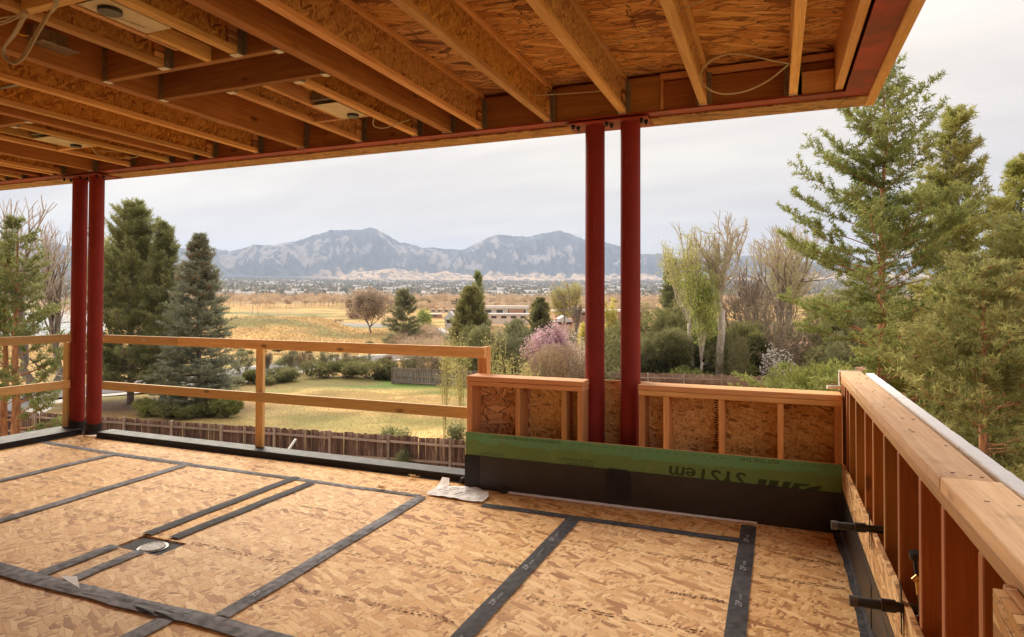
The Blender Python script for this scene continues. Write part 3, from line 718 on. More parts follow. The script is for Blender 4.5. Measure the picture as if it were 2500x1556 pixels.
# ------------------------------------------------------------------ steel beams with wood fascia
ZB = 2.94
bf = empty('steel_beam', (-5.0, 5.0, ZB), 'red steel edge beam with wooden fascia strip above the far deck edge', 'beam')
box('bottom_flange', -13, .60, 4.865, 5.02, ZB, ZB+.012, M['beamsteel'], bf, .001)
box('web', -13, .60, 4.945, 4.955, ZB+.012, 3.25, M['beamsteel'], bf, 0)
xs_ = [-13, -10.4, -8.1, -5.66, -3.22, -.78, .60]
for a, b_ in zip(xs_, xs_[1:]): box('fascia_strip', a+.001, b_-.001, 4.985, 5.215, ZB-.014, ZB-.002, M['edgeosb'], bf, .001)
box('fascia_face', -13, .65, 5.197, 5.215, ZB-.001, 3.30, M['edgeosb'], bf, .001)
for x0, x1 in ((-1.53, -.89), (-7.62, -6.97)):
    box('cap_plate', x0, x1, 4.86, 5.16, ZB-.028, ZB-.0145, M['beamsteel'], bf, .002)
    for x in (x0+.05, (x0+x1)/2, x1-.05):
        for y in (4.90, 4.96):
            bm = bmesh.new(); bmesh.ops.create_cone(bm, cap_ends=True, segments=6, radius1=.016, radius2=.016, depth=.018, matrix=Matrix.Translation((x+(y-4.9)*.4, y, ZB-.037)))
            bmesh.ops.create_cone(bm, cap_ends=True, segments=10, radius1=.009, radius2=.009, depth=.02, matrix=Matrix.Translation((x+(y-4.9)*.4, y, ZB-.052)))
            bm_obj('bolt', bm, M['black'], bf)
br = empty('steel_beam', (.52, 1.8, ZB), 'red steel edge beam with wooden strip over the right parapet', 'beam')
box('bottom_flange', .443, .592, -2.6, 4.864, ZB+.001, ZB+.013, M['beamsteel'], br, .001)
box('fascia_strip', .594, .655, -2.6, 5.2155, ZB-.016, ZB+.30, M['flange_y'], br, .004)
box('web', .52, .53, -2.6, 4.94, ZB+.014, 3.25, M['beamsteel'], br, 0)

# ------------------------------------------------------------------ the house wall behind the viewer
hw_ = empty('house_wall', (-6, -2.7, 0), 'sheathed house wall closing the deck behind the viewer', 'wall')
for i in range(11): box('osb_sheathing', -13+i*1.22, -13+(i+1)*1.22-.003, -2.72, -2.705, -.02, 3.24, M['wallosb'], hw_, 0)
# ------------------------------------------------------------------ roof framing
ZJ, ZT = 2.96, 3.255
roof = empty('roof_frame', (-5, 1, ZJ), 'roof frame of wooden joists under strand board seen from below', 'roof')
for i, x0 in enumerate(np.arange(-13, .6, 2.44)):
    for j, y0 in enumerate((-2.6, -1.38, -.16, 1.06, 2.28, 3.5, 4.72)):
        off = 1.22 if j % 2 else 0
        xa, xb = max(-13, x0-off), min(.65, x0+2.44-off)
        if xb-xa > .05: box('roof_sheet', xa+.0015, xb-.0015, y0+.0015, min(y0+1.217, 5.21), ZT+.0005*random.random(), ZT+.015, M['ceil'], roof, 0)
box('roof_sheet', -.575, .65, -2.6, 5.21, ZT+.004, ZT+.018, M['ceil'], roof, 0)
box('roof_membrane', -13, .66, -2.6, 5.22, ZT+.0195, ZT+.05, M['membrane'], roof, 0)
def ijoist(x, y0, y1, w=.058, side=0):
    """x = centre of the flange"""
    a, b_ = x-w/2, x+w/2
    j = box('joist', a, b_, y0, y1, ZJ, ZJ+.037, M['flange_y'], roof, .003)
    box('top_flange', a, b_, y0, y1, ZT-.038, ZT-.001, M['flange_y'], j, .003)
    box('joist_web', x-.005, x+.005, y0, y1, ZJ+.0375, ZT-.0385, M['webosb'], j, 0)
    for ye, s in ((y1, -1),) if y0 < -1 else ((y0, 1), (y1, -1)):
        ya, yb = sorted((ye, ye+s*.11))
        box('web_filler', x+.0055, b_-.002, ya+.002, yb-.002, ZJ+.038, ZT-.039, M['wallosb_big'], j, 0)
        box('web_filler', a+.002, x-.0055, ya+.002, yb-.002, ZJ+.038, ZT-.039, M['wallosb_big'], j, 0)
        hanger(x, ye, s, w, j)
    return j
def hanger(x, ye, s, w, parent, h=.24):
    a, b_ = x-w/2, x+w/2; ya, yb = sorted((ye+s*.0, ye+s*.045))
    bm = bmesh.new(); add_box(bm, a-.003, a-.001, ya, yb, ZJ-.003, ZJ+h); add_box(bm, b_+.001, b_+.003, ya, yb, ZJ-.003, ZJ+h)
    yc, yd = sorted((ye+s*.001, ye-s*.0015)); 
    add_box(bm, a-.030, a-.003, yc, yd, ZJ, ZJ+h); add_box(bm, b_+.003, b_+.030, yc, yd, ZJ, ZJ+h)
    bm_obj('hanger', bm, M['galv'], parent)
    box('hanger_seat', a-.003, b_+.003, ya, yb, ZJ-.006, ZJ-.0035, M['galvseat'], parent, 0)
def solid(x, y0, y1, w=.045, h=None, mat='lvl_y', ends=()):
    j = box('joist', x-w/2, x+w/2, y0, y1, ZJ, ZT-.001 if h is None else ZJ+h, M[mat], roof, .003)
    for ye, s in ends: hanger(x, ye, s, w, j)
    return j
YE = 4.898; YS = -2.6
for x in (.119, -.483, -1.078, -1.684, -2.285): ijoist(x+.0, YS, YE, .055)
solid(.405, YS, YE, .05, None, 'flange_y')
solid(-2.59, YS, YE, .078, ends=((YE, -1),))
solid(-4.145, YS, YE, .078, ends=((YE, -1),))
ijoist(-2.905, 3.362, YE); ijoist(-3.485, 3.362, YE); ijoist(-3.515, YS, 2.893); ijoist(-2.925, YS, 2.893)
# headers across
def header(x0, x1, y, w=.045, h=None, mat='lvl_x', hang=True):
    j = box('header', x0, x1, y-w/2, y+w/2, ZJ, ZT-.002 if h is None else ZJ+h, M[mat], roof, .003)
    if hang:
        for xe, s in ((x0, 1), (x1, -1)):
            xa, xb = sorted((xe, xe+s*.045))
            bm = bmesh.new(); add_box(bm, xa, xb, y-w/2-.003, y-w/2-.001, ZJ-.003, ZJ+.25); add_box(bm, xa, xb, y+w/2+.001, y+w/2+.003, ZJ-.003, ZJ+.25)
            bm_obj('hanger', bm, M['galv'], j); box('hanger_seat', xa, xb, y-w/2-.003, y+w/2+.003, ZJ-.006, ZJ-.0035, M['galvseat'], j, 0)
    return j
header(-4.105, -2.630, 2.917); header(-4.105, -2.630, 3.337)
header(-3.486, -2.954, 2.055, .05, .09, 'flange_x', False); header(-4.105, -3.545, 1.55, .045, .24)
solid(-3.19, 2.082, 2.70, .040, .09, 'flange_y'); solid(-3.165, 2.48, 2.894, .042, .088, 'flange_y')
solid(-3.185, 3.362, 4.20, .040, .09, 'flange_y'); header(-3.456, -2.935, 4.222, .035, .06, 'flange_x', False)
# left bays
ijoist(-4.685, YS, YE); ijoist(-5.275, YS, YE); solid(-5.545, YS, YE, .078, ends=((YE, -1),))
ijoist(-5.875, 3.372, YE); ijoist(-6.455, 3.0, YE); solid(-6.18, 3.3, 4.09, .038, .09, 'flange_y'); header(-6.425, -5.905, 4.105, .035, .06, 'flange_x', False)
header(-7.03, -5.585, 3.345); solid(-7.07, YS, YE, .078, ends=((YE, -1),))
for x in (-7.585, -7.72): ijoist(x, YS, YE, .05)
solid(-8.0, YS, YE, .045)
for x in (-8.29, -8.6, -9.2, -9.8, -10.4, -11.0, -11.6, -12.2): ijoist(x, YS, YE, .058)
ijoist(-6.15, YS, 3.32)
# ledger in the beam web, with deeper doubled piece by the right columns
xs_ = [-13, -8.6, -6.2, -3.9, -1.62, -.80, .38]
for k, (a, b_) in enumerate(zip(xs_, xs_[1:])):
    if k == 4: box('ledger', a+.002, b_-.002, 4.900, 4.943, ZJ-.006, ZT-.03, M['lvl_x'], roof, .002)
    else: box('ledger', a+.002, b_-.002, 4.925 if k == 5 else 4.901, 4.944, ZJ, ZT-(.075 if k == 5 else .035), M['lvl_x'], roof, .002)
box('ledger', -.80, .38, 4.90, 4.944, ZT-.06, ZT-.02, M['flange_x'], roof, .002)
box('blocking', -.798, -.775, 4.895, 4.944, ZJ, ZT-.06, M['flange_z'], roof, .002)
box('blocking', .145, .378, 4.897, 4.924, ZJ+.002, ZJ+.16, M['fir_x'], roof, .002)
box('blocking', -.535, -.52, 4.86, 4.924, ZJ, ZT-.05, M['galv'], roof, 0)
for i, (x, y) in enumerate(((-1.3, 4.3), (-.8, 3.9), (-.75, 3.3), (-.2, 3.6), (-.2, 2.9), (-1.4, 3.6), (-1.9, 3.9), (-2.0, 3.2), (.27, 3.3))):
    dash_rows('printed_mark', y-.22, y+.22, x, roof, M['ink'], 30, .014, 1, ZT-.0012)
# loose pale cables stapled across the joists
def cable(name, pts, rad, label, mat='cable', cat='cable', group=None):
    return tag(tube(name, pts, rad, M[mat], None, 6, 7), label, cat, group)
cable('cable', [(-1.05, 3.95, 3.11), (-.85, 3.97, 3.16), (-.6, 3.99, 3.20)], .0035, 'thin pale cable crossing the strand board bay left of the right columns')
cable('cable', [(-.47, 3.55, 3.10), (-.2, 3.62, 3.19), (.09, 3.66, 3.21)], .0035, 'thin pale cable stretched across the bay above the right columns')
L_ = 'big pale cable loop hanging from the ceiling bay right of the right columns'
cable('cable', [(-1.75, 4.5, 3.06), (-1.5, 4.55, 3.06), (-1.2, 4.6, 3.06), (-1.08, 4.6, 3.05)], .004, 'pale cable pair ending between joists left of the right columns')
cable('cable_loop', [(-2.95, 4.35, 3.02), (-2.93, 4.30, 2.99), (-2.99, 4.36, 2.93), (-2.93, 4.42, 2.915), (-2.82, 4.45, 2.95), (-2.72, 4.48, 2.98)], .004, 'pale cable loop beside the middle ceiling speaker')
cable('cable_loop', [(-6.1, 4.2, 2.99), (-6.2, 4.35, 2.95), (-6.05, 4.45, 2.93), (-5.85, 4.5, 2.94), (-5.9, 4.45, 2.97), (-6.15, 4.3, 2.98)], .004, 'pale cable loop beside the far left ceiling speaker')
cable('cable', [(-4.6, 4.05, 3.10), (-4.45, 4.1, 3.05), (-4.35, 4.3, 3.03), (-4.18, 4.5, 3.05)], .004, 'faint cable sagging between the joists above the left railing')
cable('black_cable', [(-2.70, 2.10, 3.22), (-2.70, 2.27, 3.12), (-2.69, 2.42, 3.07), (-2.66, 2.58, 3.08), (-2.64, 2.68, 3.11)], .006, 'black cable sagging against the deep joist in the upper left', 'black')
# hanging bundle of cables at the left
bn = empty('cable_bundle', (-3.5, 1.95, 2.6), 'bundle of pale cables hanging in long loops in the upper left corner', 'cable bundle')
def z_at(px, py, y):
    d = ray(px, py); k = y/d.y; return (d.x*k, y, EYE+d.z*k)
def strand(pxs, y, rad, dy=0.0):
    tube('cable_strand', [z_at(a, b_, y+dy*i) for i, (a, b_) in enumerate(pxs)], rad, M['cable'], bn, 6, 7)
for k in range(4):
    o_ = k*2.6
    strand([(62+o_*.5, 28), (50+o_, 50), (30+o_, 85), (8+o_*.6, 115), (6+o_, 135), (18+o_, 150-o_*.3), (40, 156-o_), (62-o_, 138), (88-o_, 92), (112-o_*.8, 50), (128+o_, 20), (140+o_*1.5, -20)], 1.86+k*.01, .0045)
strand([(-30, 66), (10, 58), (40, 45), (60, 36)], 1.9, .004); strand([(-30, 58), (10, 52), (35, 40), (58, 34)], 1.9, .004); strand([(-30, 52), (15, 42), (40, 40), (66, 44)], 1.9, .004)
bm = bmesh.new(); add_tube(bm, [z_at(52, 42, 1.85), z_at(62, 28, 1.85)], .016, 8); bm_obj('tape_wrap', bm, M['cable'], bn)
cable('yellow_cable', [z_at(36, 74, 2.3), z_at(48, 84, 2.35), z_at(64, 87, 2.4), z_at(78, 85, 2.45)], .006, 'short yellow cable running to the dark box in the upper left', 'cabley')
cable('cable', [z_at(151, 95, 2.75), z_at(175, 108, 2.9), z_at(200, 124, 3.05), z_at(214, 137, 3.15)], .007, 'stiff tan cable end sticking out on the deep joist face', 'cabley')
cable('cable_loop', [z_at(a, b_, 4.22+.004*k) for k, (a, b_) in enumerate(((1925, 155), (1890, 149), (1800, 131), (1745, 143), (1714, 172), (1716, 205), (1755, 228), (1815, 224), (1875, 197), (1929, 154)))], .0052, L_)
# dark junction box on the left joist face
jb = empty('junction_box', (-4.08, 2.55, 3.02), 'dark metal junction box fixed to the deep joist in the upper left', 'junction box')
box('box_body', -4.104, -4.03, 2.42, 2.62, 3.06, 3.14, M['galv'], jb, .003)
box('box_flange', -4.104, -3.98, 2.44, 2.66, 3.045, 3.055, M['galv'], jb, .001)
lf = empty('light_bracket', (-5.0, 3.0, 3.0), 'slim dark bar bracket with round can between the left joists', 'light bracket')
box('bar', -5.20, -4.80, 2.86, 2.89, 3.03, 3.045, M['galv'], lf, .002); cyl('can', (-4.78, 2.92, 3.0), (-4.78, 2.92, 3.07), .05, M['galv'], lf)
# in-ceiling speaker brackets
def speaker(x0, x1, y0, y1, label, cx, cy, rad, big=False):
    s = empty('ceiling_speaker', ((x0+x1)/2, (y0+y1)/2, ZJ-.004), label, 'speaker', 'ceiling speaker mounting plates')
    p = box('mounting_plate', x0, x1, y0, y1, ZJ-.004, ZJ-.0015, M['plate'], s, 0)
    cyl('speaker_ring', (cx, cy, ZJ-.022), (cx, cy, ZJ-.0045), rad, M['black'], s, n=32)
    cyl('speaker_grille', (cx, cy, ZJ-.0235), (cx, cy, ZJ-.0222), rad*.96, M['pvcedge'], s, n=32)
    box('back_box', x0+.02, x1-.02, y0-.03, y1-.03, ZJ+.02, ZJ+.11, M['galv'], s, .003)
    for x, y in ((x0+.012, y0+.012), (x1-.012, y0+.012), (x0+.012, y1-.012), (x1-.012, y1-.012), (x0+.012, (y0+y1)/2), (x1-.012, (y0+y1)/2)):
        cyl('screw', (x, y, ZJ-.0055), (x, y, ZJ-.0042), .003, M['galv'], s, n=8)
    text('printed_logo', 'Sonance', .04, (x0+.035, cy+rad+.03, ZJ-.0046), (R(180), 0, R(80)), M['ink'], s, shear=.35)
    return s
speaker(-3.14, -2.955, 2.085, 2.455, 'pale speaker plate with black round opening, nearest in the upper left', -3.045, 2.18, .055)
speaker(-3.165, -2.94, 3.83, 4.195, 'pale speaker plate with black round opening, the middle one over the railing', -3.02, 4.13, .045)
speaker(-6.155, -5.91, 3.70, 4.07, 'pale speaker plate with black round opening, the far left small one', -6.02, 4.0, .045)

# ================================================================== OUTDOORS
# ------------------------------------------------------------------ terrain
def hash2(ix, iy, s=0):
    h = (ix.astype(np.int64)*374761393+iy.astype(np.int64)*668265263+s*1442695041) & 0x7fffffff
    h = ((h ^ (h >> 13))*1274126177) & 0x7fffffff
    return ((h ^ (h >> 16)) & 0xffff)/65535.0
def vnoise(x, y, s=0):
    x = np.asarray(x, float); y = np.asarray(y, float)
    ix = np.floor(x); iy = np.floor(y); fx = x-ix; fy = y-iy; fx = fx*fx*(3-2*fx); fy = fy*fy*(3-2*fy)
    a = hash2(ix, iy, s); b = hash2(ix+1, iy, s); c = hash2(ix, iy+1, s); d = hash2(ix+1, iy+1, s)
    return (a*(1-fx)+b*fx)*(1-fy)+(c*(1-fx)+d*fx)*fy
def fbm(x, y, o=5, s=0, g=0.5, ridged=False):
    t = 0; a = 1; n = 0
    for i in range(o):
        v = vnoise(x*2**i+i*17.3, y*2**i+i*9.1, s+i)
        if ridged: v = 1-abs(2*v-1)
        t = t+a*v; n += a; a *= g
    return t/n
def sm(v, a, b):
    t = np.clip((np.asarray(v, float)-a)/(b-a), 0, 1); return t*t*(3-2*t)
PR = [0, 30, 45, 60, 100, 160, 250, 400, 520, 800, 1500, 2500, 4500, 6500, 8000, 14000]
PZ = [-5.1, -5.15, -5.6, -6.1, -6.3, -7.0, -7.0, -5.2, -3.6, 0, 12, 42, 118, 205, 260, 300]
def phi_of(px): return math.atan((px-1250)/FPX)-YAW
def gz(x, y):
    x = np.asarray(x, float); y = np.asarray(y, float)
    r = np.hypot(x, y); ph = np.arctan2(x, y)
    z = np.interp(r, PR, PZ)
    z = z+(fbm(x/9, y/9, 3, 5)-.5)*.35*sm(r, 35, 60)+(fbm(x/60, y/60, 3, 15)-.5)*1.6*sm(r, 80, 200)
    # long golden rise beyond the road
    m_ = np.exp(-((r-188)/26)**2)*sm(ph, phi_of(420), phi_of(600))*(1-sm(ph, phi_of(770), phi_of(880)))
    z = z+3.7*m_
    # low basin of the lake on the left
    L = (1-sm(ph, phi_of(185), phi_of(330)))*sm(r, 130, 200)*(1-sm(r, 640, 720))
    z = z*(1-L)+(-8.3)*L
    return z
def hit(px, py):
    d = ray(px, py); d = d/d.y if d.y > 0 else d
    n = np.geomspace(8, 9000, 6000); x = d.x*n; y = d.y*n; z = EYE+d.z*n
    k = np.argmax(z < gz(x, y)); return Vector((x[k], y[k], float(gz(x[k], y[k]))))
def at(px, dist):
    """ground point in the direction of px at horizontal distance dist"""
    p = phi_of(px); x, y = dist*math.sin(p), dist*math.cos(p); return Vector((x, y, float(gz(x, y))))
def ztop(px, py, P):
    d = ray(px, py); return EYE+d.z*math.hypot(P.x, P.y)/math.hypot(d.x, d.y)

def grid_mesh(name, ph, rs, zf, colf, mat):
    PH, RS = np.meshgrid(ph, rs, indexing='ij'); X = RS*np.sin(PH); Y = RS*np.cos(PH); Z = zf(X, Y, PH, RS)
    V = np.stack([X, Y, Z], -1).reshape(-1, 3); n, m_ = len(ph), len(rs)
    i = np.arange(n-1)[:, None]*m_+np.arange(m_-1)[None]; i = i.ravel()
    F = np.stack([i, i+m_, i+m_+1, i+1], 1)
    col = colf(X, Y, Z, PH, RS).reshape(-1, 3)
    return mesh_tris(name, V, F[:, ::-1], mat, None, tint=col, smooth=True, nv=4)
def mixc(a, b, f): f = f[..., None]; return a*(1-f)+b*f
def gcol(X, Y, Z, PH, RS):
    dry = np.array([.60, .40, .165]); dry2 = np.array([.46, .30, .11]); grn = np.array([.15, .19, .05]); gold = np.array([.55, .345, .125])
    n = fbm(X/3.2, Y/3.2, 5, 3); c = mixc(dry*1.12, dry2*.82, sm(n, .38, .64)); c = mixc(c, np.array([.30, .26, .10]), .6*sm(fbm(X/5, Y/14, 4, 19), .5, .65)*(RS < 100))
    c = mixc(c, grn, .55*sm(fbm(X/11, Y/7, 4, 9), .56, .72)*(1-sm(RS, 75, 100)))
    # green damp patch on the lawn
    q = hit(905, 935); g = np.exp(-(((X-q.x)*.92+(Y-q.y)*.2)/10.5)**2-(((Y-q.y)*.92-(X-q.x)*.2)/4.6)**2); c = mixc(c, np.array([.13, .20, .045]), np.clip(g*1.5, 0, 1))
    q = hit(1090, 960); g = np.exp(-((X-q.x)/2.5)**2-((Y-q.y)/1.6)**2); c = mixc(c, grn, np.clip(g, 0, .8))
    far = sm(RS, 95, 120); c = mixc(c, mixc(gold, np.array([.42, .27, .11]), sm(fbm(X/22, Y/22, 5, 12), .4, .62)), far)
    c = mixc(c, np.array([.14, .17, .06]), .8*sm(fbm(X/40, Y/25, 4, 31), .55, .66)*sm(RS, 120, 160)*(1-sm(RS, 500, 600)))
    c = mixc(c, np.array([.30, .28, .27]), .9*sm(RS, 200, 215)*(1-sm(RS, 232, 250))*(PH > phi_of(800))*(PH < phi_of(960)))
    t = sm(RS, 560, 900); town = mixc(np.array([.20, .17, .12]), np.array([.30, .24, .17]), sm(fbm(X/180, Y/180, 5, 21), .4, .6)); c = mixc(c, town, t)
    # mulch under the evergreens
    for px, py, a in ((320, 990, 5.0), (480, 1000, 4)):
        q = hit(px, py); g = np.exp(-((X-q.x)/a)**2-((Y-q.y)/(a*.8))**2); c = mixc(c, np.array([.13, .075, .045]), np.clip(g*1.5, 0, 1))
    hg = sm(RS, 57, 59.5)*(1-sm(RS, 66, 70))*sm(PH, phi_of(560), phi_of(590))*(1-sm(PH, phi_of(900), phi_of(960))); c = mixc(c, np.array([.30, .17, .09]), hg*.5)
    return c
ph = np.concatenate([np.linspace(-math.pi, -1.35, 60, endpoint=False), np.linspace(-1.35, .55, 620, endpoint=False), np.linspace(.55, math.pi, 60)])
rs = np.concatenate([[0.5], np.linspace(6, 26, 12, endpoint=False), np.linspace(26, 110, 150, endpoint=False), np.geomspace(110, 620, 110, endpoint=False), np.geomspace(620, 14000, 60)])
M['ground'] = vcolmat('ground', 0.95, 5.5, 0.40, 0.9, 0.12, 0.11)
tag(grid_mesh('ground', ph, rs, lambda X, Y, P, r_: gz(X, Y), gcol, M['ground']), kind='structure')

# mountains: foothills and rock-faced ridge
RP = [(-900, 640), (-500, 628), (-200, 606), (0, 600), (120, 596), (250, 607), (400, 612), (500, 604.8), (558, 613.5), (590, 607.7), (622, 597.5), (669, 600), (692, 593), (721, 590), (762, 575.7), (805.6, 562.6), (858, 561), (875.5, 561.7), (904.6, 555.3),
      (922, 562.6), (954, 580), (977, 593), (992, 593.7), (1032.6, 606), (1053, 604), (1082, 607.7), (1130, 610), (1155, 599), (1189, 581.5), (1215.4, 572.8), (1250, 576), (1291, 578), (1320, 571.3),
      (1363.8, 564), (1384, 568.4), (1425, 584.4), (1480, 592.6), (1509, 600), (1566, 620), (1620, 623.7), (1675, 634), (1704, 640), (1756, 637), (1776, 631), (1817, 625.7), (1893, 628), (1948, 637), (2100, 650), (2500, 640), (3400, 655)]
rph = np.array([phi_of(a) for a, _ in RP]); RR = 9000.0
rz = np.array([EYE+ray(a, b).z*RR/math.hypot(ray(a, b).x, ray(a, b).y) for a, b in RP])
FP = [(-900, 700), (300, 700), (560, 697), (780, 690), (870, 668), (960, 655), (1030, 672), (1060, 668), (1085, 662), (1130, 672), (1200, 676), (1300, 678), (1400, 684), (1560, 674), (1700, 690), (3400, 700)]
fph = np.array([phi_of(a) for a, _ in FP]); fz = np.array([EYE+ray(a, b).z*6700/math.hypot(ray(a, b).x, ray(a, b).y) for a, b in FP])
def mz(X, Y, P, r_):
    rid = np.interp(P, rph, rz); base = 205+(r_-6200)*.05
    wob = (fbm(P*26, r_/1500, 4, 41)-.5)*.22
    s = np.clip((r_-7000)/(RR-7000)+wob*(1-np.clip((r_-7000)/(RR-7000), 0, 1))*np.clip((r_-6900)/400, 0, 1), 0, 1)
    prof = s**1.12
    spur = fbm(P*58+r_/1700, r_/1500, 5, 51, .5, True)
    z = base+(rid-base)*prof+(spur-.62)*430*np.sqrt(np.clip(s*(1-s), 0, 1))*1.15
    z = np.where(r_ > RR, rid-(r_-RR)*.35, z)
    jag = (fbm(P*420, r_/200, 4, 61)-.5)*26*np.exp(-((r_-RR)/350)**2)*sm(rid, 500, 900)
    z = z+jag
    f = np.interp(P, fph, fz); fh = base+np.maximum(f-base, 0)*np.exp(-((r_-6700)/260)**2)+(fbm(P*90, r_/160, 4, 71)-.5)*30*np.exp(-((r_-6700)/400)**2)
    return np.maximum(z, fh)-90*(1-sm(r_, 6000, 6300))
def mcol(X, Y, Z, P, r_):
    forest_hazed = np.array([.022, .042, .062]); rock = np.array([.36, .32, .31]); tan = np.array([.50, .37, .25])  # blue of the tree slopes has distance haze painted into it
    n = fbm(P*300, r_/55, 4, 81); c = mixc(forest_hazed*1.5, forest_hazed*.8, sm(n, .35, .65))
    gr = np.gradient(Z, axis=0)
    slab = fbm(P*74+Z/260*.5, r_/240+P*9, 5, 91); lob = fbm(P*14, r_/900, 3, 95)
    s = np.clip((r_-7000)/(RR-7000), 0, 1)
    mk = sm(slab+gr/np.percentile(abs(gr), 96)*.07, .565, .592)*sm(s, .22, .36)*(1-sm(s, .97, 1.0))*sm(lob, .36, .52)*(1-sm(P, phi_of(1560), phi_of(1600)))
    c = mixc(c, rock*(.75+.5*fbm(P*400, r_/40, 3, 99)[..., None]), mk*.62)
    tn = (1-sm(s+(fbm(P*120, r_/200, 5, 103)-.5)*.20, .05, .11))*sm(P, phi_of(700), phi_of(860))
    c = mixc(c, tan*(.85+.3*n[..., None]), tn*(1-.8*sm(fbm(P*240, r_/60, 5, 107), .54, .60)))
    return c
ph = np.linspace(phi_of(-900), phi_of(3400), 900); rs = np.concatenate([np.linspace(6000, 7000, 40, endpoint=False), np.linspace(7000, 9100, 150), np.linspace(9200, 11500, 6)])
M['mount'] = vcolmat('mountain_slopes', 1.0, 0.02, 0.25, 0, 1, 0.004)
tag(grid_mesh('mountains', ph, rs, mz, mcol, M['mount']), kind='structure')

# lake, road
V = []
for p in np.linspace(phi_of(330), phi_of(-1400), 40):
    for r_ in (160, 660): V.append((r_*math.sin(p), r_*math.cos(p), -7.55))
F = [(2*i, 2*i+2, 2*i+3, 2*i+1) for i in range(39)]
mt, t, b = new_mat('lake_water'); b.inputs['Base Color'].default_value = (.30, .34, .36, 1); b.inputs['Roughness'].default_value = .12
bp = t.node('ShaderNodeBump', ins={'Height': t.noise(t.n.new('ShaderNodeNewGeometry').outputs['Position'], 1.2, 4), 'Strength': .15, 'Distance': .1}); t.l.new(bp.outputs[0], b.inputs['Normal'])
M['water'] = mt
tag(mesh_tris('lake', V, np.array(F)[:, ::-1], M['water'], nv=4), kind='structure')
def road(name, pts, wd, off, mat):
    P = catmull([Vector((p.x, p.y, 0)) for p in pts], 14); V = []
    for i, p in enumerate(P):
        d = (P[min(i+1, len(P)-1)]-P[max(0, i-1)]).normalized(); n = Vector((-d.y, d.x, 0))
        for u in (-wd/2, wd/2):
            q = p+n*u; V.append((q.x, q.y, float(gz(p.x, p.y))+off))
    F = [(2*i, 2*i+1, 2*i+3, 2*i+2) for i in range(len(P)-1)]
    return mesh_tris(name, V, F, mat, nv=4)
rp = [at(-500, 43), at(-200, 48), hit(0, 978), hit(90, 966), hit(165, 958), hit(400, 938), hit(560, 922), hit(700, 898), hit(860, 880), at(1000, 92), at(1150, 110)]
M['asphalt'] = plain('asphalt', (.17, .165, .175), .9, 0, 3, .2); M['concrete'] = plain('pale_concrete', (.60, .57, .54), .9, 0, 2, .12)
tag(road('pavement', rp, 9.4, .05, M['concrete']), kind='structure')
tag(road('road', rp, 6.6, .09, M['asphalt']), kind='structure')

# ------------------------------------------------------------------ plants
def quat_frames(d):
    d = d/np.linalg.norm(d, axis=1, keepdims=True); ref = np.where(abs(d[:, 2:3]) > .9, np.array([[1., 0, 0]]), np.array([[0., 0, 1]]))
    a = np.cross(d, ref); a /= np.linalg.norm(a, axis=1, keepdims=True); return d, a, np.cross(d, a)
def seg_geom(S):
    """S: (N,8) p0 p1 r0 r1 -> 3 sided prisms"""
    S = np.asarray(S, float); p0, p1 = S[:, :3], S[:, 3:6]; d, a, b_ = quat_frames(p1-p0+1e-9)
    V = np.empty((len(S), 6, 3))
    for k in range(3):
        c, s = math.cos(2.094*k), math.sin(2.094*k); o = a*c+b_*s
        V[:, k] = p0+o*S[:, 6:7]; V[:, 3+k] = p1+o*S[:, 7:8]
    base = np.arange(len(S))[:, None, None]*6
    f = np.array([[0, 1, 4], [0, 4, 3], [1, 2, 5], [1, 5, 4], [2, 0, 3], [2, 3, 5]])
    return V.reshape(-1, 3), (base+f[None]).reshape(-1, 3)
def blades(Cn, D, L, Wd, n, spread, tint, rg):
    """n blades per clump at Cn along D; returns triangles"""
    N = len(Cn); D = D/np.maximum(np.linalg.norm(D, axis=1, keepdims=True), 1e-6)
    dd = D[:, None]*(1-spread*.5)+rg.normal(size=(N, n, 3))*spread; dd /= np.linalg.norm(dd, axis=2, keepdims=True)
    ll = L*(.6+.7*rg.random((N, n, 1))); side = np.cross(dd, rg.normal(size=(N, n, 3))); side /= np.linalg.norm(side, axis=2, keepdims=True)
    c = Cn[:, None]+rg.normal(size=(N, n, 3))*L*.18
    V = np.stack([c-side*Wd*.5, c+side*Wd*.5, c+dd*ll], 2).reshape(-1, 3)
    t = np.repeat(np.clip(tint[:, None]+rg.normal(size=(N, n))*.10, 0, 1), 3, axis=None)
    return V, np.arange(len(V)).reshape(-1, 3), t
def leaves(Cn, size, rg, tint, flat=0.0):
    """small diamond leaves (2 triangles each)"""
    N = len(Cn); a = rg.normal(size=(N, 3)); a /= np.linalg.norm(a, axis=1, keepdims=True); b_ = np.cross(a, rg.normal(size=(N, 3))); b_ /= np.linalg.norm(b_, axis=1, keepdims=True)
    s = size*(.6+.8*rg.random((N, 1)))
    V = np.stack([Cn-a*s, Cn-b_*s*.5, Cn+a*s, Cn+b_*s*.5], 1).reshape(-1, 3); i = np.arange(N)[:, None]*4
    F = np.concatenate([i+np.array([[0, 1, 2]]), i+np.array([[0, 2, 3]])])
    return V, F, np.repeat(np.clip(tint, 0, 1), 4)
def part(name, V, F, mat, root, tint=None):
    o = mesh_tris(name, V, F, mat, root, origin=wloc(root), tint=tint); o['kind'] = 'stuff'; return o
def trunk(root, pts, rad, mat, n=9, name='trunk'):
    bm = bmesh.new(); add_tube(bm, pts, rad, n); return bm_obj(name, bm, mat, root)
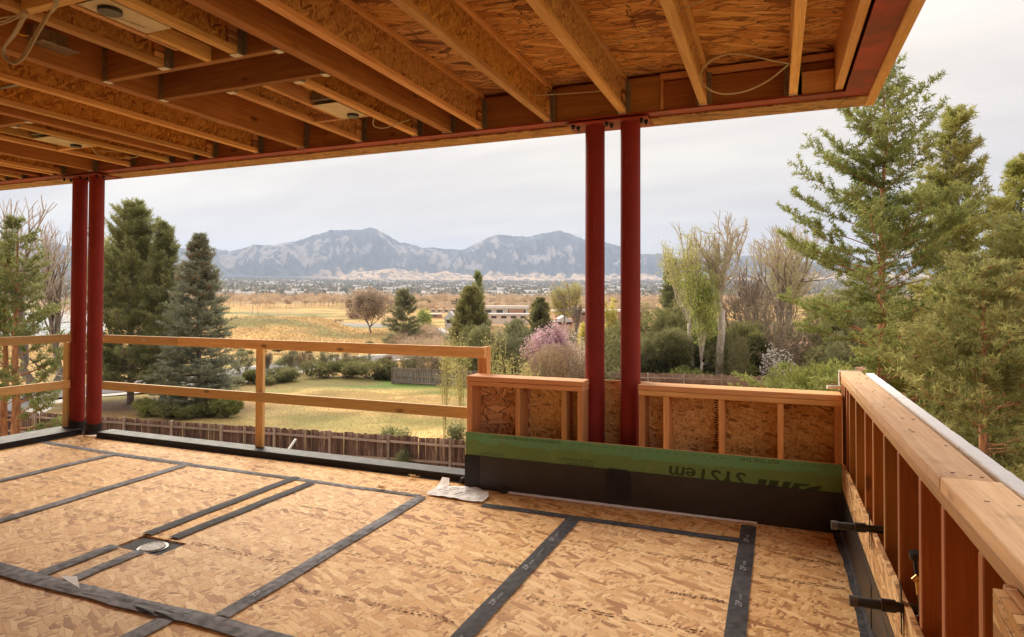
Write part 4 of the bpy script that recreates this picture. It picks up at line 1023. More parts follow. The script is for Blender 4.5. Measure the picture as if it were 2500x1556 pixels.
def bark(name, c0, c1, sc=9):
    mt, t, b = new_mat(name); pos = t.n.new('ShaderNodeNewGeometry').outputs['Position']
    n = t.noise(t.node('ShaderNodeMapping', ins={'Vector': pos, 'Scale': (sc, sc, sc*.25)}).outputs[0], 1.6, 5, .65)
    col = t.ramp(n, [(.36, c0), (.64, c1)])
    if 'orange' in name:      # grey plated bark on the lower trunk, orange flaking bark above
        zz = t.math('ADD', t.node('ShaderNodeSeparateXYZ', ins={0: pos}).outputs[2], t.math('MULTIPLY', n, 1.2))
        col = t.mix(t.smooth(zz, -2.9, -1.6), t.ramp(n, [(.36, (.15, .11, .09)), (.64, (.36, .29, .24))]), col)
    t.l.new(col, b.inputs['Base Color']); b.inputs['Roughness'].default_value = .9
    bp = t.node('ShaderNodeBump', ins={'Height': n, 'Strength': .7, 'Distance': .03}); t.l.new(bp.outputs[0], b.inputs['Normal']); return mt
M['bark_orange'] = bark('orange_pine_bark', (.24, .10, .05), (.58, .28, .14))
M['bark_grey'] = bark('grey_bark', (.13, .10, .08), (.33, .27, .22))
M['bark_pale'] = bark('pale_bark', (.36, .29, .23), (.74, .66, .57))
M['twig'] = bark('twigs', (.22, .16, .12), (.40, .31, .23), 3)
M['twig_pink'] = bark('pinkish_twigs', (.42, .33, .27), (.62, .52, .44), 3)
M['twig_yellow'] = bark('yellow_twigs', (.38, .32, .14), (.62, .54, .28), 3)
M['pine'] = leafmat('pine_needles', (.075, .105, .028), (.31, .345, .115), .42)
M['pine_olive'] = leafmat('olive_pine_needles', (.10, .115, .028), (.40, .39, .13), .42)
M['pine_dark'] = leafmat('dark_pine_needles', (.065, .085, .030), (.34, .36, .14))
M['spruce'] = leafmat('blue_spruce_needles', (.085, .105, .07), (.33, .355, .25))
M['juniper'] = leafmat('juniper_foliage', (.020, .030, .010), (.33, .32, .13))
M['juniper_light'] = leafmat('bright_juniper_foliage', (.06, .085, .020), (.34, .36, .10))
M['bud'] = leafmat('yellow_green_buds', (.28, .30, .07), (.62, .62, .22))
M['leafgreen'] = leafmat('fresh_leaves', (.20, .27, .05), (.56, .62, .20))
M['yellow'] = leafmat('yellow_blossom', (.50, .46, .06), (.82, .74, .16))
M['pink'] = leafmat('pink_blossom', (.42, .22, .27), (.78, .55, .58))
M['whitebl'] = leafmat('white_blossom', (.50, .44, .38), (.85, .78, .70))
M['olive'] = leafmat('olive_foliage', (.10, .11, .045), (.33, .33, .16))
M['brownbush'] = leafmat('brown_shrub_foliage', (.15, .10, .055), (.40, .31, .19))
M['cone'] = leafmat('brown_cones', (.16, .06, .025), (.46, .23, .10))
M['belt'] = leafmat('distant_bare_crowns', (.26, .19, .13), (.56, .44, .31))

def conifer(P, H, Rb, label, mat, bmat='bark_grey', seed=1, clear=.08, dens=1.0, L=.16, W=.016, nb=9, prof=.75, up=.6, droop=-.12, spacing=.42, trunk_r=None, group=None, cat='tree', whorl=6, gap=.0, cones=False, name='pine_tree', flat=.55, curl=.35, lean=(0, 0), spread=.55, reach=None):
    rg = np.random.default_rng(seed); root = empty(name, P, label, cat, group)
    tr = trunk_r or H*.018
    top = Vector((P.x+lean[0], P.y+lean[1], P.z+H))
    pts = [P.lerp(top, k/9)+Vector((rg.normal()*.03*H/12, rg.normal()*.03*H/12, 0))*(k > 0) for k in range(10)]; pts[0].z -= .3
    trunk(root, pts, [tr*(1-.93*k/9) for k in range(10)], M[bmat])
    S = []; TC = []; TD = []; TT = []
    z = clear*H
    while z < H*.985:
        t = z/H; ax = P.lerp(top, t)
        for k in range(whorl):
            if rg.random() < gap: continue
            az = rg.random()*2*math.pi
            Lb = Rb*((1-t)**prof if prof > 0 else 1)*(.62+.5*rg.random())*min(1, .55+t*3)
            if reach: Lb *= reach(az, t)
            if Lb < .12: Lb = .12
            el = droop+(up-droop)*t+rg.normal()*.08
            nS = max(3, int(Lb/.32)); p = np.array(ax)+np.array([0, 0, rg.normal()*.12]); d = np.array([math.cos(az)*math.cos(el), math.sin(az)*math.cos(el), math.sin(el)])
            br = max(.008, tr*.33*(1-t)*Lb/Rb+.006)
            for s in range(nS):
                d2 = d+np.array([0, 0, (curl*(.4+1.3*s/nS))/nS])+rg.normal(size=3)*(.16/math.sqrt(nS)); d2 /= np.linalg.norm(d2); q = p+d2*Lb/nS; d = d2
                f0, f1 = 1-s/nS, 1-(s+1)/nS
                S.append([*p, *q, br*(f0*.8+.2), br*(f1*.8+.2)])
                if s/nS > .22 or t > .7:
                    for sd_ in (-1, 1):
                        for rep in range(1 if Lb < 1 else 2):
                            an = sd_*(.7+.5*rg.random()); ca, sa = math.cos(an), math.sin(an)
                            e = np.array([d[0]*ca-d[1]*sa, d[0]*sa+d[1]*ca, d[2]*.7+rg.normal()*.2+.06]); e /= np.linalg.norm(e)
                            sl = (.16+.42*Lb*(1-(s/nS)*.75)*.55)*(.6+.6*rg.random()); o = p+(q-p)*rg.random()
                            S.append([*o, *(o+e*sl), max(.004, br*.28), .003])
                            m_ = max(2, int(sl/(L*.75)*dens+.5))
                            for j in range(m_):
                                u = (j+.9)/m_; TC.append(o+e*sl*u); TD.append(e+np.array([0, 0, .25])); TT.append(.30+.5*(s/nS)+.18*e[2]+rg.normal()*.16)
                if s == nS-1: TC.append(q); TD.append(d); TT.append(.75)
                p = q
        z += spacing*(1-.45*t)*(.7+.6*rg.random())
    V, F = seg_geom(S); part('limbs', V, F, M[bmat], root)
    TC = np.array(TC); TD = np.array(TD); TT = np.array(TT)+(fbm(TC[:, 0]*1.3, TC[:, 2]*1.3+TC[:, 1], 3, seed)-.5)*.7
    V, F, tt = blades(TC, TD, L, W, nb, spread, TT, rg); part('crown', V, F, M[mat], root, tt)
    if cones:
        k = (TC[:, 2]-P.z)/H > .74+.08*rg.normal(size=len(TC)); c = TC[k]; c = c[rg.random(len(c)) < .38]
        V, F, tt = blades(c-np.array([0, 0, .05]), np.tile([0, 0, -1.], (len(c), 1)), L*.6, W*2.2, 3, .25, np.full(len(c), .5), rg); part('cones', V, F, M['cone'], root, tt)
    return root
def bare(P, H, Rb, label, twig='twig', bmat='bark_grey', seed=1, leaf=None, nleaf=2, lsize=.05, levels=5, forks=3, first=.22, upb=.45, tr=None, group=None, cat='tree', name='bare_tree', leafz=(0, 1), stems=1, thin=.62, leaf2=None, leaf2z=None, tw=1.0, maxn=9000):
    rg = np.random.default_rng(seed); root = empty(name, P, label, cat, group)
    S = []; tips = []; tr = tr or H*.022; T0 = []
    def grow(p, d, L_, r_, lv):
        if len(S) > maxn: return
        n = 3; 
        for s in range(n):
            d2 = d+rg.normal(size=3)*.13+np.array([0, 0, .05]); d2 /= np.linalg.norm(d2); q = p+d2*L_/n
            S.append([*p, *q, r_*(1-.33*s/n), r_*(1-.33*(s+1)/n)]); p, d = q, d2
            if lv >= 2: tips.append(p.copy())
            if lv >= 1 and lv < levels and s < n-1 and rg.random() < .75: side(p, d, L_*.62, r_*.45, lv+1)
        if lv < levels:
            for k in range(forks if lv > 0 else forks+1): side(p, d, L_*(thin+.22*rg.random()), r_*.62, lv+1, .35 if k else .12)
        else: tips.append(p.copy())
    def side(p, d, L_, r_, lv, amt=.6):
        v = rg.normal(size=3)*amt*1.25+d+np.array([0, 0, upb*.35]); v /= np.linalg.norm(v); sc = Rb/(H*.5)
        v = v*np.array([sc, sc, 1]) if lv <= 2 else v; v /= np.linalg.norm(v); grow(p, v, L_, max(r_, .0035*tw), lv)
    for s in range(stems):
        b0 = np.array(P)+(np.array([rg.normal(), rg.normal(), 0])*.25*Rb*.4 if stems > 1 else 0); b0[2] = P.z-.1
        d0 = np.array([rg.normal()*.06, rg.normal()*.06, 1.]) if stems == 1 else np.array([rg.normal()*.45*Rb/H*2, rg.normal()*.45*Rb/H*2, 1.])
        d0 /= np.linalg.norm(d0)
        if stems == 1:
            q = b0+d0*H*first; pts = [b0+(q-b0)*k/4+rg.normal(size=3)*.01*H*(k > 0)*(k < 4) for k in range(5)]
            trunk(root, pts, [tr*(1.15-.35*k/4) for k in range(5)], M[bmat]); b0 = q
            for k in range(forks+1): side(b0, d0, H*.26, tr*.62, 1, .45)
            side(b0, d0, H*.30, tr*.75, 1, .1)
        else: grow(b0, d0, H*.30, tr, 1)
    S = np.array(S); tips = np.array(tips)
    # fit the grown crown into the wanted height and width
    zt = np.percentile(tips[:, 2], 99.3); k = (P.z+H-(b0[2] if stems == 1 else P.z))/(zt-(b0[2] if stems == 1 else P.z)); zb = b0[2] if stems == 1 else P.z
    rad = np.percentile(np.hypot(tips[:, 0]-P.x, tips[:, 1]-P.y), 95); kr = Rb/rad
    def fit(A):
        A = A.copy(); A[:, 2] = zb+(A[:, 2]-zb)*k; A[:, 0] = P.x+(A[:, 0]-P.x)*kr; A[:, 1] = P.y+(A[:, 1]-P.y)*kr; return A
    S[:, :3] = fit(S[:, :3]); S[:, 3:6] = fit(S[:, 3:6]); tips = fit(tips)
    thick = S[:, 6] > tr*.16
    if thick.sum() > 3: V, F = seg_geom(S[thick]); part('limbs', V, F, M[bmat], root)
    V, F = seg_geom(S[~thick] if (~thick).sum() > 3 else S); part('twigs', V, F, M[twig], root)
    def addleaf(lm, n, zr, sz):
        t = (tips[:, 2]-P.z)/H; c = tips[(t >= zr[0]) & (t <= zr[1])]
        if len(c) < 4: return
        c = np.repeat(c, n, axis=0); c = c+rg.normal(size=c.shape)*sz*2.2
        V, F, tt = leaves(c, sz, rg, .5+rg.normal(size=len(c))*.22+(fbm(c[:, 0]*.9, c[:, 2]*.9, 3, seed)-.5)*.8); part('foliage', V, F, M[lm], root, tt)
    if leaf: addleaf(leaf, nleaf, leafz, lsize)
    if leaf2: addleaf(leaf2, leaf2z[2], leaf2z[:2], leaf2z[3])
    return root
def bush(P, H, Rb, label, mat, seed=1, n=1500, L=.13, W=.03, nb=6, bmat='bark_grey', group=None, stems=26, cat='shrub', name='shrub', lobes=5, squash=1.0, ry=None, inner=.45):
    """rounded foliage mass of lobes with stems inside"""
    rg = np.random.default_rng(seed); root = empty(name, P, label, cat, group); ry = ry or Rb
    lc = np.array([[rg.normal()*.42*Rb, rg.normal()*.42*ry, H*(.25+.5*rg.random())] for _ in range(lobes)]); lr = (.38+.28*rg.random(lobes))
    TC = []; TD = []
    k = rg.integers(0, lobes, n); d = rg.normal(size=(n, 3)); d /= np.linalg.norm(d, axis=1, keepdims=True); rr_ = inner+(1-inner)*rg.random(n)**.5
    C_ = lc[k]+d*np.array([Rb, ry, H*.62])*lr[k][:, None]*rr_[:, None]
    C_[:, 2] = np.clip(C_[:, 2], .03, None); C_ = C_*np.array([1, 1, squash])
    top = C_[:, 2].max(); C_[:, 2] *= H/top
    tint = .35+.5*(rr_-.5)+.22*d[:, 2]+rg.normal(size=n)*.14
    Cw = C_+np.array(P)
    tint += (fbm(Cw[:, 0]*1.3, Cw[:, 2]*1.5+Cw[:, 1], 4, seed)-.5)*1.5-.08
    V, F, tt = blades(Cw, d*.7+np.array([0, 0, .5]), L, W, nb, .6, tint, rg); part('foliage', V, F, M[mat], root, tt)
    S = []
    for i in range(stems):
        c = Cw[rg.integers(0, n)]; b0 = np.array(P)+np.array([rg.normal()*.12*Rb, rg.normal()*.12*ry, 0]); mid = (b0+c)/2+rg.normal(size=3)*.06*Rb
        r_ = .012*H+.004; S += [[*b0, *mid, r_, r_*.7], [*mid, *c, r_*.7, r_*.3]]
    V, F = seg_geom(S); part('stems', V, F, M[bmat], root); return root

# --- near wooden fence
A = Vector((-0.4+.0, 23.0, 0)); fpts = []
def fence(name, P0, P1, label, H, zt0, zt1, pick=.14, post=2.45, individual=True, group=None, mats=('fencewood', 'fencerail'), seed=3, rails=(.18, .72, 1.38)):
    rg = random.Random(seed); P0 = Vector((P0.x, P0.y, 0)); P1 = Vector((P1.x, P1.y, 0)); L = (P1-P0).length; d = (P1-P0)/L; n = Vector((-d.y, d.x, 0)); ang = math.atan2(d.y, d.x)
    root = empty(name, (P0.x, P0.y, zt0-H), label, 'fence', group)
    side = -1 if n.y > 0 else 1      # rails face the deck
    def tz(s): return zt0+(zt1-zt0)*s/L
    N = int(L/pick); pm = []
    for v in range(6):
        bm = bmesh.new(); add_box(bm, -pick*.485, pick*.485, -.009, .009, 0, H+rg.uniform(-.015, .015)); 
        for vv in bm.verts:
            if vv.co.z > H*.9 and abs(vv.co.x) > pick*.3: vv.co.z -= .03*rg.random()+.008
        me = bpy.data.meshes.new('picket'); bm.to_mesh(me); bm.free(); me.materials.append(M[mats[0]]); pm.append(me)
    if individual:
        for i in range(N):
            s = (i+.5)*pick; p = P0+d*s; o = link('picket', rg.choice(pm), (p.x, p.y, tz(s)-H+rg.uniform(-.015, .015)), None, root); o.rotation_euler = (rg.uniform(-.01, .01), rg.uniform(-.012, .012), ang)
    else:
        bm = bmesh.new()
        for i in range(N):
            s = (i+.5)*pick; p = P0+d*s; t0 = bmesh.new(); t0.from_mesh(rg.choice(pm)); bmesh.ops.rotate(t0, verts=t0.verts, cent=(0, 0, 0), matrix=Matrix.Rotation(ang+rg.uniform(-.05, .05), 3, 'Z'))
            bmesh.ops.translate(t0, verts=t0.verts, vec=(p.x, p.y, tz(s)-H+rg.uniform(-.04, .03))); mm = bpy.data.meshes.new('x'); t0.to_mesh(mm); t0.free(); bm.from_mesh(mm); bpy.data.meshes.remove(mm)
        o = bm_obj('pickets', bm, M[mats[0]], root); o['kind'] = 'stuff'
    k = 0; s = 0
    while s < L-.1:
        e = min(L, s+post); p = P0+d*s+n*side*.065
        bm = bmesh.new(); add_box(bm, -.045, .045, -.045, .045, -.2, H+rg.uniform(-.02, .07), .006); bmesh.ops.rotate(bm, verts=bm.verts, cent=(0, 0, 0), matrix=Matrix.Rotation(ang, 3, 'Z')); bmesh.ops.translate(bm, verts=bm.verts, vec=(p.x, p.y, tz(s)-H)); bm_obj('post', bm, M[mats[1]], root)
        for h in rails:
            a = P0+d*(s+.05)+n*side*.03; b_ = P0+d*(e-.05)+n*side*.03; bm = bmesh.new(); q = rg.uniform(-.03, .03)
            v = []
            for (pt, zz_) in ((a, tz(s)-H+h+q), (b_, tz(e)-H+h+rg.uniform(-.03, .03))):
                for (u, w_) in ((0, -.042), (.038, -.042), (.038, .042), (0, .042)): v.append(bm.verts.new(pt+n*side*u+Vector((0, 0, zz_+w_))))
            for f in ((0, 1, 2, 3), (7, 6, 5, 4), (0, 4, 5, 1), (1, 5, 6, 2), (2, 6, 7, 3), (3, 7, 4, 0)): bm.faces.new([v[i] for i in f])
            bmesh.ops.recalc_face_normals(bm, faces=bm.faces); bm_obj('rail', bm, M[mats[1]], root)
        s += post
    return root
mt, t, b = new_mat('weathered_fence'); pos = t.n.new('ShaderNodeNewGeometry').outputs['Position']; rnd = t.n.new('ShaderNodeObjectInfo').outputs['Random']
n = t.noise(t.node('ShaderNodeMapping', ins={'Vector': pos, 'Scale': (13, 13, 1.1)}).outputs[0], 1.4, 6, .7); n2 = t.noise(pos, 1.1, 3)
tcz = t.node('ShaderNodeSeparateXYZ', ins={0: t.n.new('ShaderNodeTexCoord').outputs['Object']}).outputs[2]
endw = t.smooth(tcz, 1.25, 1.62)
v = t.math('ADD', t.math('MULTIPLY', n, .7), t.math('ADD', t.math('MULTIPLY', rnd, .16), t.math('MULTIPLY', n2, .22)))
v = t.math('ADD', v, t.math('MULTIPLY', endw, .10))
t.l.new(t.ramp(v, [(.45, (.050, .024, .016)), (.60, (.155, .080, .056)), (.78, (.38, .28, .22))]), b.inputs['Base Color']); b.inputs['Roughness'].default_value = .9
M['fencewood'] = mt
M['fencerail'] = lumber('weathered_fence_rail', 0, (.22, .145, .11), (.46, .35, .28), False, .9, .3)
mt, t, b = new_mat('grey_fence'); pos = t.n.new('ShaderNodeNewGeometry').outputs['Position']
n = t.noise(t.node('ShaderNodeMapping', ins={'Vector': pos, 'Scale': (9, 9, .8)}).outputs[0], 1.3, 6, .7)
t.l.new(t.ramp(n, [(.38, (.13, .10, .09)), (.52, (.27, .23, .21)), (.68, (.48, .44, .41))]), b.inputs['Base Color']); b.inputs['Roughness'].default_value = .9
M['greyfence'] = mt
def fpoint(px, py, zt): d = ray(px, py); k = (zt-EYE)/d.z; return Vector((d.x*k, d.y*k, 0))
ZF = -3.48
q0, q1 = fpoint(247, 1016, ZF), fpoint(1130, 1073, ZF)
dd = (q1-q0).normalized()
fence('wooden_fence', q0-dd*8.5, q1+dd*6.0, 'long weathered wooden fence with its rails facing the deck, below the railing', 1.62, ZF, ZF)
# loose pale board leaning on it
bm = bmesh.new(); a = fpoint(727, 1066, ZF-.05); bq = a-dd*.75; n_ = Vector((dd.y, -dd.x, 0)); n_ = n_ if n_.y < 0 else -n_
add_tube(bm, [a+n_*.12+Vector((0, 0, ZF-.12)), bq+n_*.45+Vector((0, 0, ZF-1.35))], .045, 4); tag(bm_obj('leaning_board', bm, M['paper']), 'pale board leaning against the near wooden fence', 'board')
# back fences
a, b_ = hit(958, 937), hit(1180, 948)
fence('wooden_fence', a, b_, 'grey weathered wooden fence behind the lawn, right of the dark junipers', 1.5, a.z+1.5, b_.z+1.45, individual=False, mats=('greyfence', 'fencerail'), seed=5)
a, b_ = at(1420, 47), at(1905, 44)
fence('wooden_fence', a, b_, 'dark wooden fence visible above the half wall cap at the right', 1.7, ztop(1500, 908, a), ztop(1885, 918, b_), individual=False, mats=('fencewood', 'fencerail'), seed=6)
# --- trees on the left
P = at(42, 22.5); P3 = empty('pine_tree', P, 'sparse pine with forked orange trunks at the left picture edge in front of the fence', 'tree')
P3o = []
conifer(at(14, 23.2), ztop(14, 590, at(14, 23.2))-at(14, 23.2).z, 1.6, 'slim sparse pine at the left picture edge beside the forked pine', 'pine', 'bark_orange', seed=31, clear=.38, L=.13, W=.034, spread=.8, whorl=4, spacing=.5, gap=.25, trunk_r=.15, nb=8, up=.8)
bpy.data.objects.remove(P3)
Pq = at(42, 22.5); conifer(Pq, ztop(45, 552, Pq)-Pq.z, 1.95, 'sparse pine with orange limbs and grey trunk base before the near fence at the left', 'pine', 'bark_orange', seed=33, clear=.26, L=.13, W=.034, spread=.8, whorl=4, spacing=.42, gap=.15, trunk_r=.17, nb=9, up=.55, prof=.45)
Pq = at(75, 60); bare(Pq, ztop(60, 488, Pq)-Pq.z, 4.3, 'bare pinkish tree with fine upright twigs rising behind the left pines', 'twig_pink', 'bark_grey', seed=5, levels=5, forks=2, first=.2, tw=2.0)
Pq = at(150, 66); bare(Pq, ztop(150, 545, Pq)-Pq.z, 2.6, 'smaller bare tree against the pale lake just left of the left columns', 'twig_pink', 'bark_grey', seed=8, levels=5, forks=2, first=.2, tw=1.8)
Pq = at(285, 66); bare(Pq, ztop(285, 560, Pq)-Pq.z, 3.0, 'budding tree with yellow green crown behind the dark pine right of the left columns', 'twig', 'bark_grey', seed=9, leaf='bud', nleaf=2, lsize=.10, levels=5, forks=3, tw=2.2)
Pq = hit(318, 985); conifer(Pq, ztop(352, 516, Pq)-Pq.z, 4.1, 'tall dark bushy pine just right of the left columns', 'pine_dark', 'bark_grey', seed=11, clear=.10, L=.22, W=.045, whorl=8, spacing=.32, nb=7, gap=.18, spread=.7, prof=.36, up=.9, droop=.05, dens=.8)
Pq = at(400, 51); conifer(Pq, ztop(400, 548, Pq)-Pq.z, 2.3, 'dark pine behind the taller pine, its tip between it and the blue spruce', 'pine_dark', 'bark_grey', seed=12, clear=.10, L=.22, W=.045, whorl=7, spacing=.34, nb=7, spread=.7, prof=.38, up=.9, droop=.1, dens=.8)
Pq = hit(482, 1012); conifer(Pq, ztop(470, 574, Pq)-Pq.z, 3.0, 'blue green spruce with brown cones on its tip, left of the open lawn', 'spruce', 'bark_grey', seed=13, clear=.03, L=.17, W=.03, whorl=9, spacing=.26, nb=8, prof=.62, up=.5, droop=-.25, dens=.9, cones=True, name='spruce_tree')
for px, py, Rb, H, lab, mat, sd_ in ((380, 1018, 1.1, 1.0, 'bright yellow green juniper at the foot of the spruce, leftmost', 'juniper_light', 1), (430, 1024, 1.4, .95, 'dark low juniper between the yellow junipers at the spruce foot', 'juniper', 2), (500, 1024, 1.2, 1.15, 'yellow tinged juniper below the blue spruce by the fence', 'juniper_light', 3), (552, 1024, .8, 1.15, 'small yellow green juniper at the right foot of the spruce', 'juniper_light', 4)):
    Pq = hit(px, py-4); bush(Pq, H, Rb, lab, mat, seed=40+sd_, n=800, L=.2, W=.04, name='juniper_shrub')
# --- hedge beyond the lawn
k = 0
for px, top, wpx, base in ((590, 862, 46, 915), (652, 862, 30, 905), (712, 856, 40, 912), (742, 860, 44, 915), (795, 858, 60, 905), (845, 860, 46, 902), (905, 862, 60, 905), (950, 868, 46, 905), (1000, 868, 50, 925), (1050, 866, 60, 930)):
    Pq = hit(px, base); dd_ = math.hypot(Pq.x, Pq.y)*math.cos(phi_of(px)+YAW); H = ztop(px, top, Pq)-Pq.z; Rb = wpx/2/FPX*dd_
    bare(Pq, H, Rb*1.15, ['leafless multi stemmed shrub, leftmost of the hedge row beyond the lawn', 'narrow leafless shrub seen beside the railing post', 'leafless shrub with forked trunk at the left of the dark junipers', 'leafless twisted shrub just left of the long dark juniper', 'broad leafless shrub behind the left end of the long dark juniper', 'leafless shrub behind the middle of the long dark juniper', 'leafless shrub behind the right end of the long dark juniper', 'leafless shrub above the left end of the grey back fence', 'leafless shrub behind the middle of the grey back fence', 'leafless shrub behind the right end of the grey back fence'][k],
         'twig', 'bark_grey', seed=60+k, levels=4, forks=3, stems=6, tr=.05, leaf='brownbush' if k % 2 else 'olive', nleaf=1, lsize=.05, tw=2.6, cat='shrub', name='hedge_shrub', group='leafless hedge shrubs beyond the lawn', maxn=2600); k += 1
for px, base, H, Rb, lab, sd_ in ((598, 938, 1.1, 1.5, 'low dark juniper by the road at the left end of the lawn', 1), (642, 936, 1.2, 1.6, 'low dark juniper seen behind the railing post', 2), (700, 930, 1.2, 1.7, 'low dark juniper right of the railing post', 3), (795, 924, 1.7, 2.2, 'long dark spreading juniper beyond the green lawn patch, left part', 4), (845, 921, 1.6, 2.2, 'dark spreading juniper in the middle of the far lawn edge', 5), (900, 924, 1.9, 2.4, 'dark spreading juniper left of the grey back fence', 6), (943, 928, 1.6, 1.3, 'small dark juniper touching the grey back fence', 7)):
    Pq = hit(px, base); bush(Pq, H, Rb, lab, 'juniper', seed=80+sd_, n=1300, L=.22, W=.045, name='juniper_shrub', group='dark junipers beyond the lawn')
# --- middle distance trees
def T(kind, px, dist, top, wpx, label, **kw):
    Pq = at(px, dist); dep = dist*math.cos(phi_of(px)+YAW); H = ztop(px, top, Pq)-Pq.z; Rb = wpx/2/FPX*dep
    return {'c': conifer, 'b': bare, 's': bush}[kind](Pq, H, Rb, label, **kw)
T('b', 905, 175, 706, 96, 'round bare tree with orange tinged crown in the golden field', twig='belt' if False else 'twig_pink', seed=101, levels=5, forks=3, first=.14, tw=7, leaf='belt', nleaf=1, lsize=.22)
T('b', 872, 300, 712, 50, 'smaller orange tinged bare tree left behind the round bare tree', twig='twig_pink', seed=102, levels=4, forks=4, first=.12, tw=12, leaf='belt', nleaf=2, lsize=.4)
T('c', 985, 105, 712, 120, 'wispy olive conifer between the round bare tree and the dark juniper', mat='olive', seed=103, L=.45, W=.06, whorl=6, spacing=.5, nb=6, prof=.5, dens=.7, gap=.2, name='conifer_tree')
T('b', 1036, 150, 756, 40, 'small greenish tree beside the shed', twig='twig', seed=104, levels=4, forks=3, tw=5, leaf='leafgreen', nleaf=1, lsize=.2)
T('c', 1150, 72, 710, 150, 'dark upright juniper in front of the utility pole', mat='juniper', seed=105, L=.28, W=.055, whorl=11, spacing=.33, nb=6, prof=.45, up=1.0, droop=.5, clear=.02, name='juniper_tree')
T('c', 1166, 95, 668, 46, 'thin tall pine with bare trunk rising behind the dark juniper', mat='pine', bmat='bark_orange', seed=106, L=.4, W=.06, clear=.55, whorl=5, spacing=.5, gap=.3, nb=6, prof=.3)
T('s', 1235, 62, 780, 190, 'broad olive green bush behind the young yellow trees', mat='olive', seed=107, n=4200, L=.26, W=.05, lobes=11)
T('s', 1170, 58, 800, 150, 'dull green bush behind the railing end', mat='juniper', seed=117, n=3000, L=.26, W=.05, lobes=9)
T('c', 1318, 74, 736, 130, 'dark green juniper left of the right columns', mat='juniper', seed=108, L=.28, W=.055, whorl=10, spacing=.35, nb=6, prof=.55, up=.9, droop=.3, clear=.02, name='juniper_tree')
T('c', 1262, 82, 790, 110, 'smaller green juniper between bush and pink magnolia', mat='juniper', seed=118, L=.28, W=.055, whorl=9, spacing=.4, nb=6, prof=.5, up=.9, droop=.3, clear=.02, name='juniper_tree')
T('b', 1352, 50, 792, 130, 'pink blossoming magnolia left of the right columns', twig='twig', seed=109, levels=4, forks=3, first=.15, tw=2, leaf='pink', nleaf=5, lsize=.085)
T('s', 1365, 46, 836, 210, 'brown tangled shrub in front of the pink magnolia', mat='brownbush', seed=110, n=3000, L=.20, W=.025, lobes=9, stems=70, nb=5)
T('s', 1415, 56, 806, 120, 'cream coloured blossoming shrub right behind the pink magnolia', mat='whitebl', seed=111, n=900, L=.14, W=.04, lobes=5, stems=40, nb=3)
T('b', 1400, 170, 690, 100, 'tall bare cottonwood beyond the roofs left of the right columns', twig='twig_pink', seed=112, levels=5, forks=3, first=.25, tw=6, leaf='bud', nleaf=1, lsize=.14)
T('b', 1402, 96, 742, 52, 'pollarded tree with bulging branches left of the right columns', twig='twig', seed=113, levels=3, forks=4, first=.4, tw=7)
T('s', 1428, 88, 786, 36, 'bright yellow shrub at the left edge of the right columns', mat='yellow', seed=114, n=900, L=.25, W=.07)
T('s', 1494, 92, 726, 32, 'bright yellow tree seen between the two right columns', mat='yellow', seed=115, n=1400, L=.28, W=.08, cat='tree', name='yellow_tree')
T('s', 1498, 60, 800, 110, 'olive shrub seen between the two right columns', mat='olive', seed=116, n=1500, L=.22, W=.04, stems=60)
# young yellow-leaved saplings
k = 0
for px, dist, top, wpx in ((1088, 31, 800, 50), (1128, 33, 812, 60), (1195, 30, 800, 80), (1252, 34, 862, 90), (1290, 36, 880, 60)):
    T('b', px, dist, top, wpx, ['thin young tree with yellow leaves left of the railing end', 'thin young tree with yellow leaves behind the railing end', 'thin young tree with yellow leaves right of the railing end', 'low yellow leaved sapling above the half wall', 'low yellow leaved sapling farthest right before the columns'][k],
      twig='twig_yellow', bmat='twig_yellow', seed=130+k, levels=4, forks=2, stems=4, tr=.028, leaf='bud', nleaf=1, lsize=.045, tw=1.5, name='young_tree', group='young yellow leaved trees', maxn=1600); k += 1
for px, dist, top, lab in ((985, 25.5, 1052, 'wild shrub growing through the near fence left of the half wall'), (1115, 26, 1040, 'thin leafy shrub over the near fence beside the half wall'), (955, 28, 1048, 'small green sprout behind the near fence top')):
    T('b', px, dist, top, 44, lab, twig='twig_yellow', bmat='twig_yellow', seed=int(px), levels=3, forks=3, stems=7, tr=.014, leaf='olive', nleaf=3, lsize=.05, tw=1.2, cat='shrub', name='shrub', maxn=900)
T('s', 990, 24.0, 1100, 62, 'leafy green grey shrub standing in front of the near fence', mat='olive', seed=141, n=420, L=.14, W=.02, stems=40)
# --- right side
T('c', 1640, 60, 640, 90, 'dark pine behind the pale cottonwood just right of the right columns', mat='pine_dark', seed=151, L=.3, W=.045, whorl=8, spacing=.4, nb=7, prof=.4, up=.6, dens=.8)
k = 0
for px, dist, top, wpx in ((1600, 55, 720, 240), (1655, 51, 778, 210), (1730, 54, 800, 230), (1795, 56, 785, 150), (1560, 49, 812, 170)):
    T('s', px, dist, top, wpx, ['dark dense juniper tree hugging the right column edge', 'dark green juniper mass left of the pale trunk', 'dark green juniper mass behind the pale trunk', 'dark green juniper right of the pale trunk', 'low dark juniper right behind the right column'][k], mat='juniper', seed=160+k, n=8500 if k != 4 else 2500, L=.30, W=.05, nb=6, lobes=10, stems=60, cat='tree', name='juniper_tree', group='dark junipers right of the columns'); k += 1
T('s', 1670, 48.6, 882, 200, 'flat spreading bright green juniper on top of the dark right fence', mat='juniper_light', seed=170, n=1500, L=.22, W=.04, name='juniper_shrub')
T('b', 1752, 50, 528, 150, 'tall cottonwood with pale trunk and budding crown right of the columns', twig='twig_pink', bmat='bark_pale', seed=171, levels=5, forks=2, first=.5, tw=2.2, leaf='bud', nleaf=1, lsize=.06, tr=.30, leafz=(.45, 1))
T('b', 1690, 50.5, 560, 150, 'second budding cottonwood crown leaning left of the pale trunk', twig='twig_pink', bmat='bark_pale', seed=172, levels=5, forks=2, first=.45, tw=2.2, leaf='bud', nleaf=2, lsize=.065, tr=.2, leafz=(.55, 1))
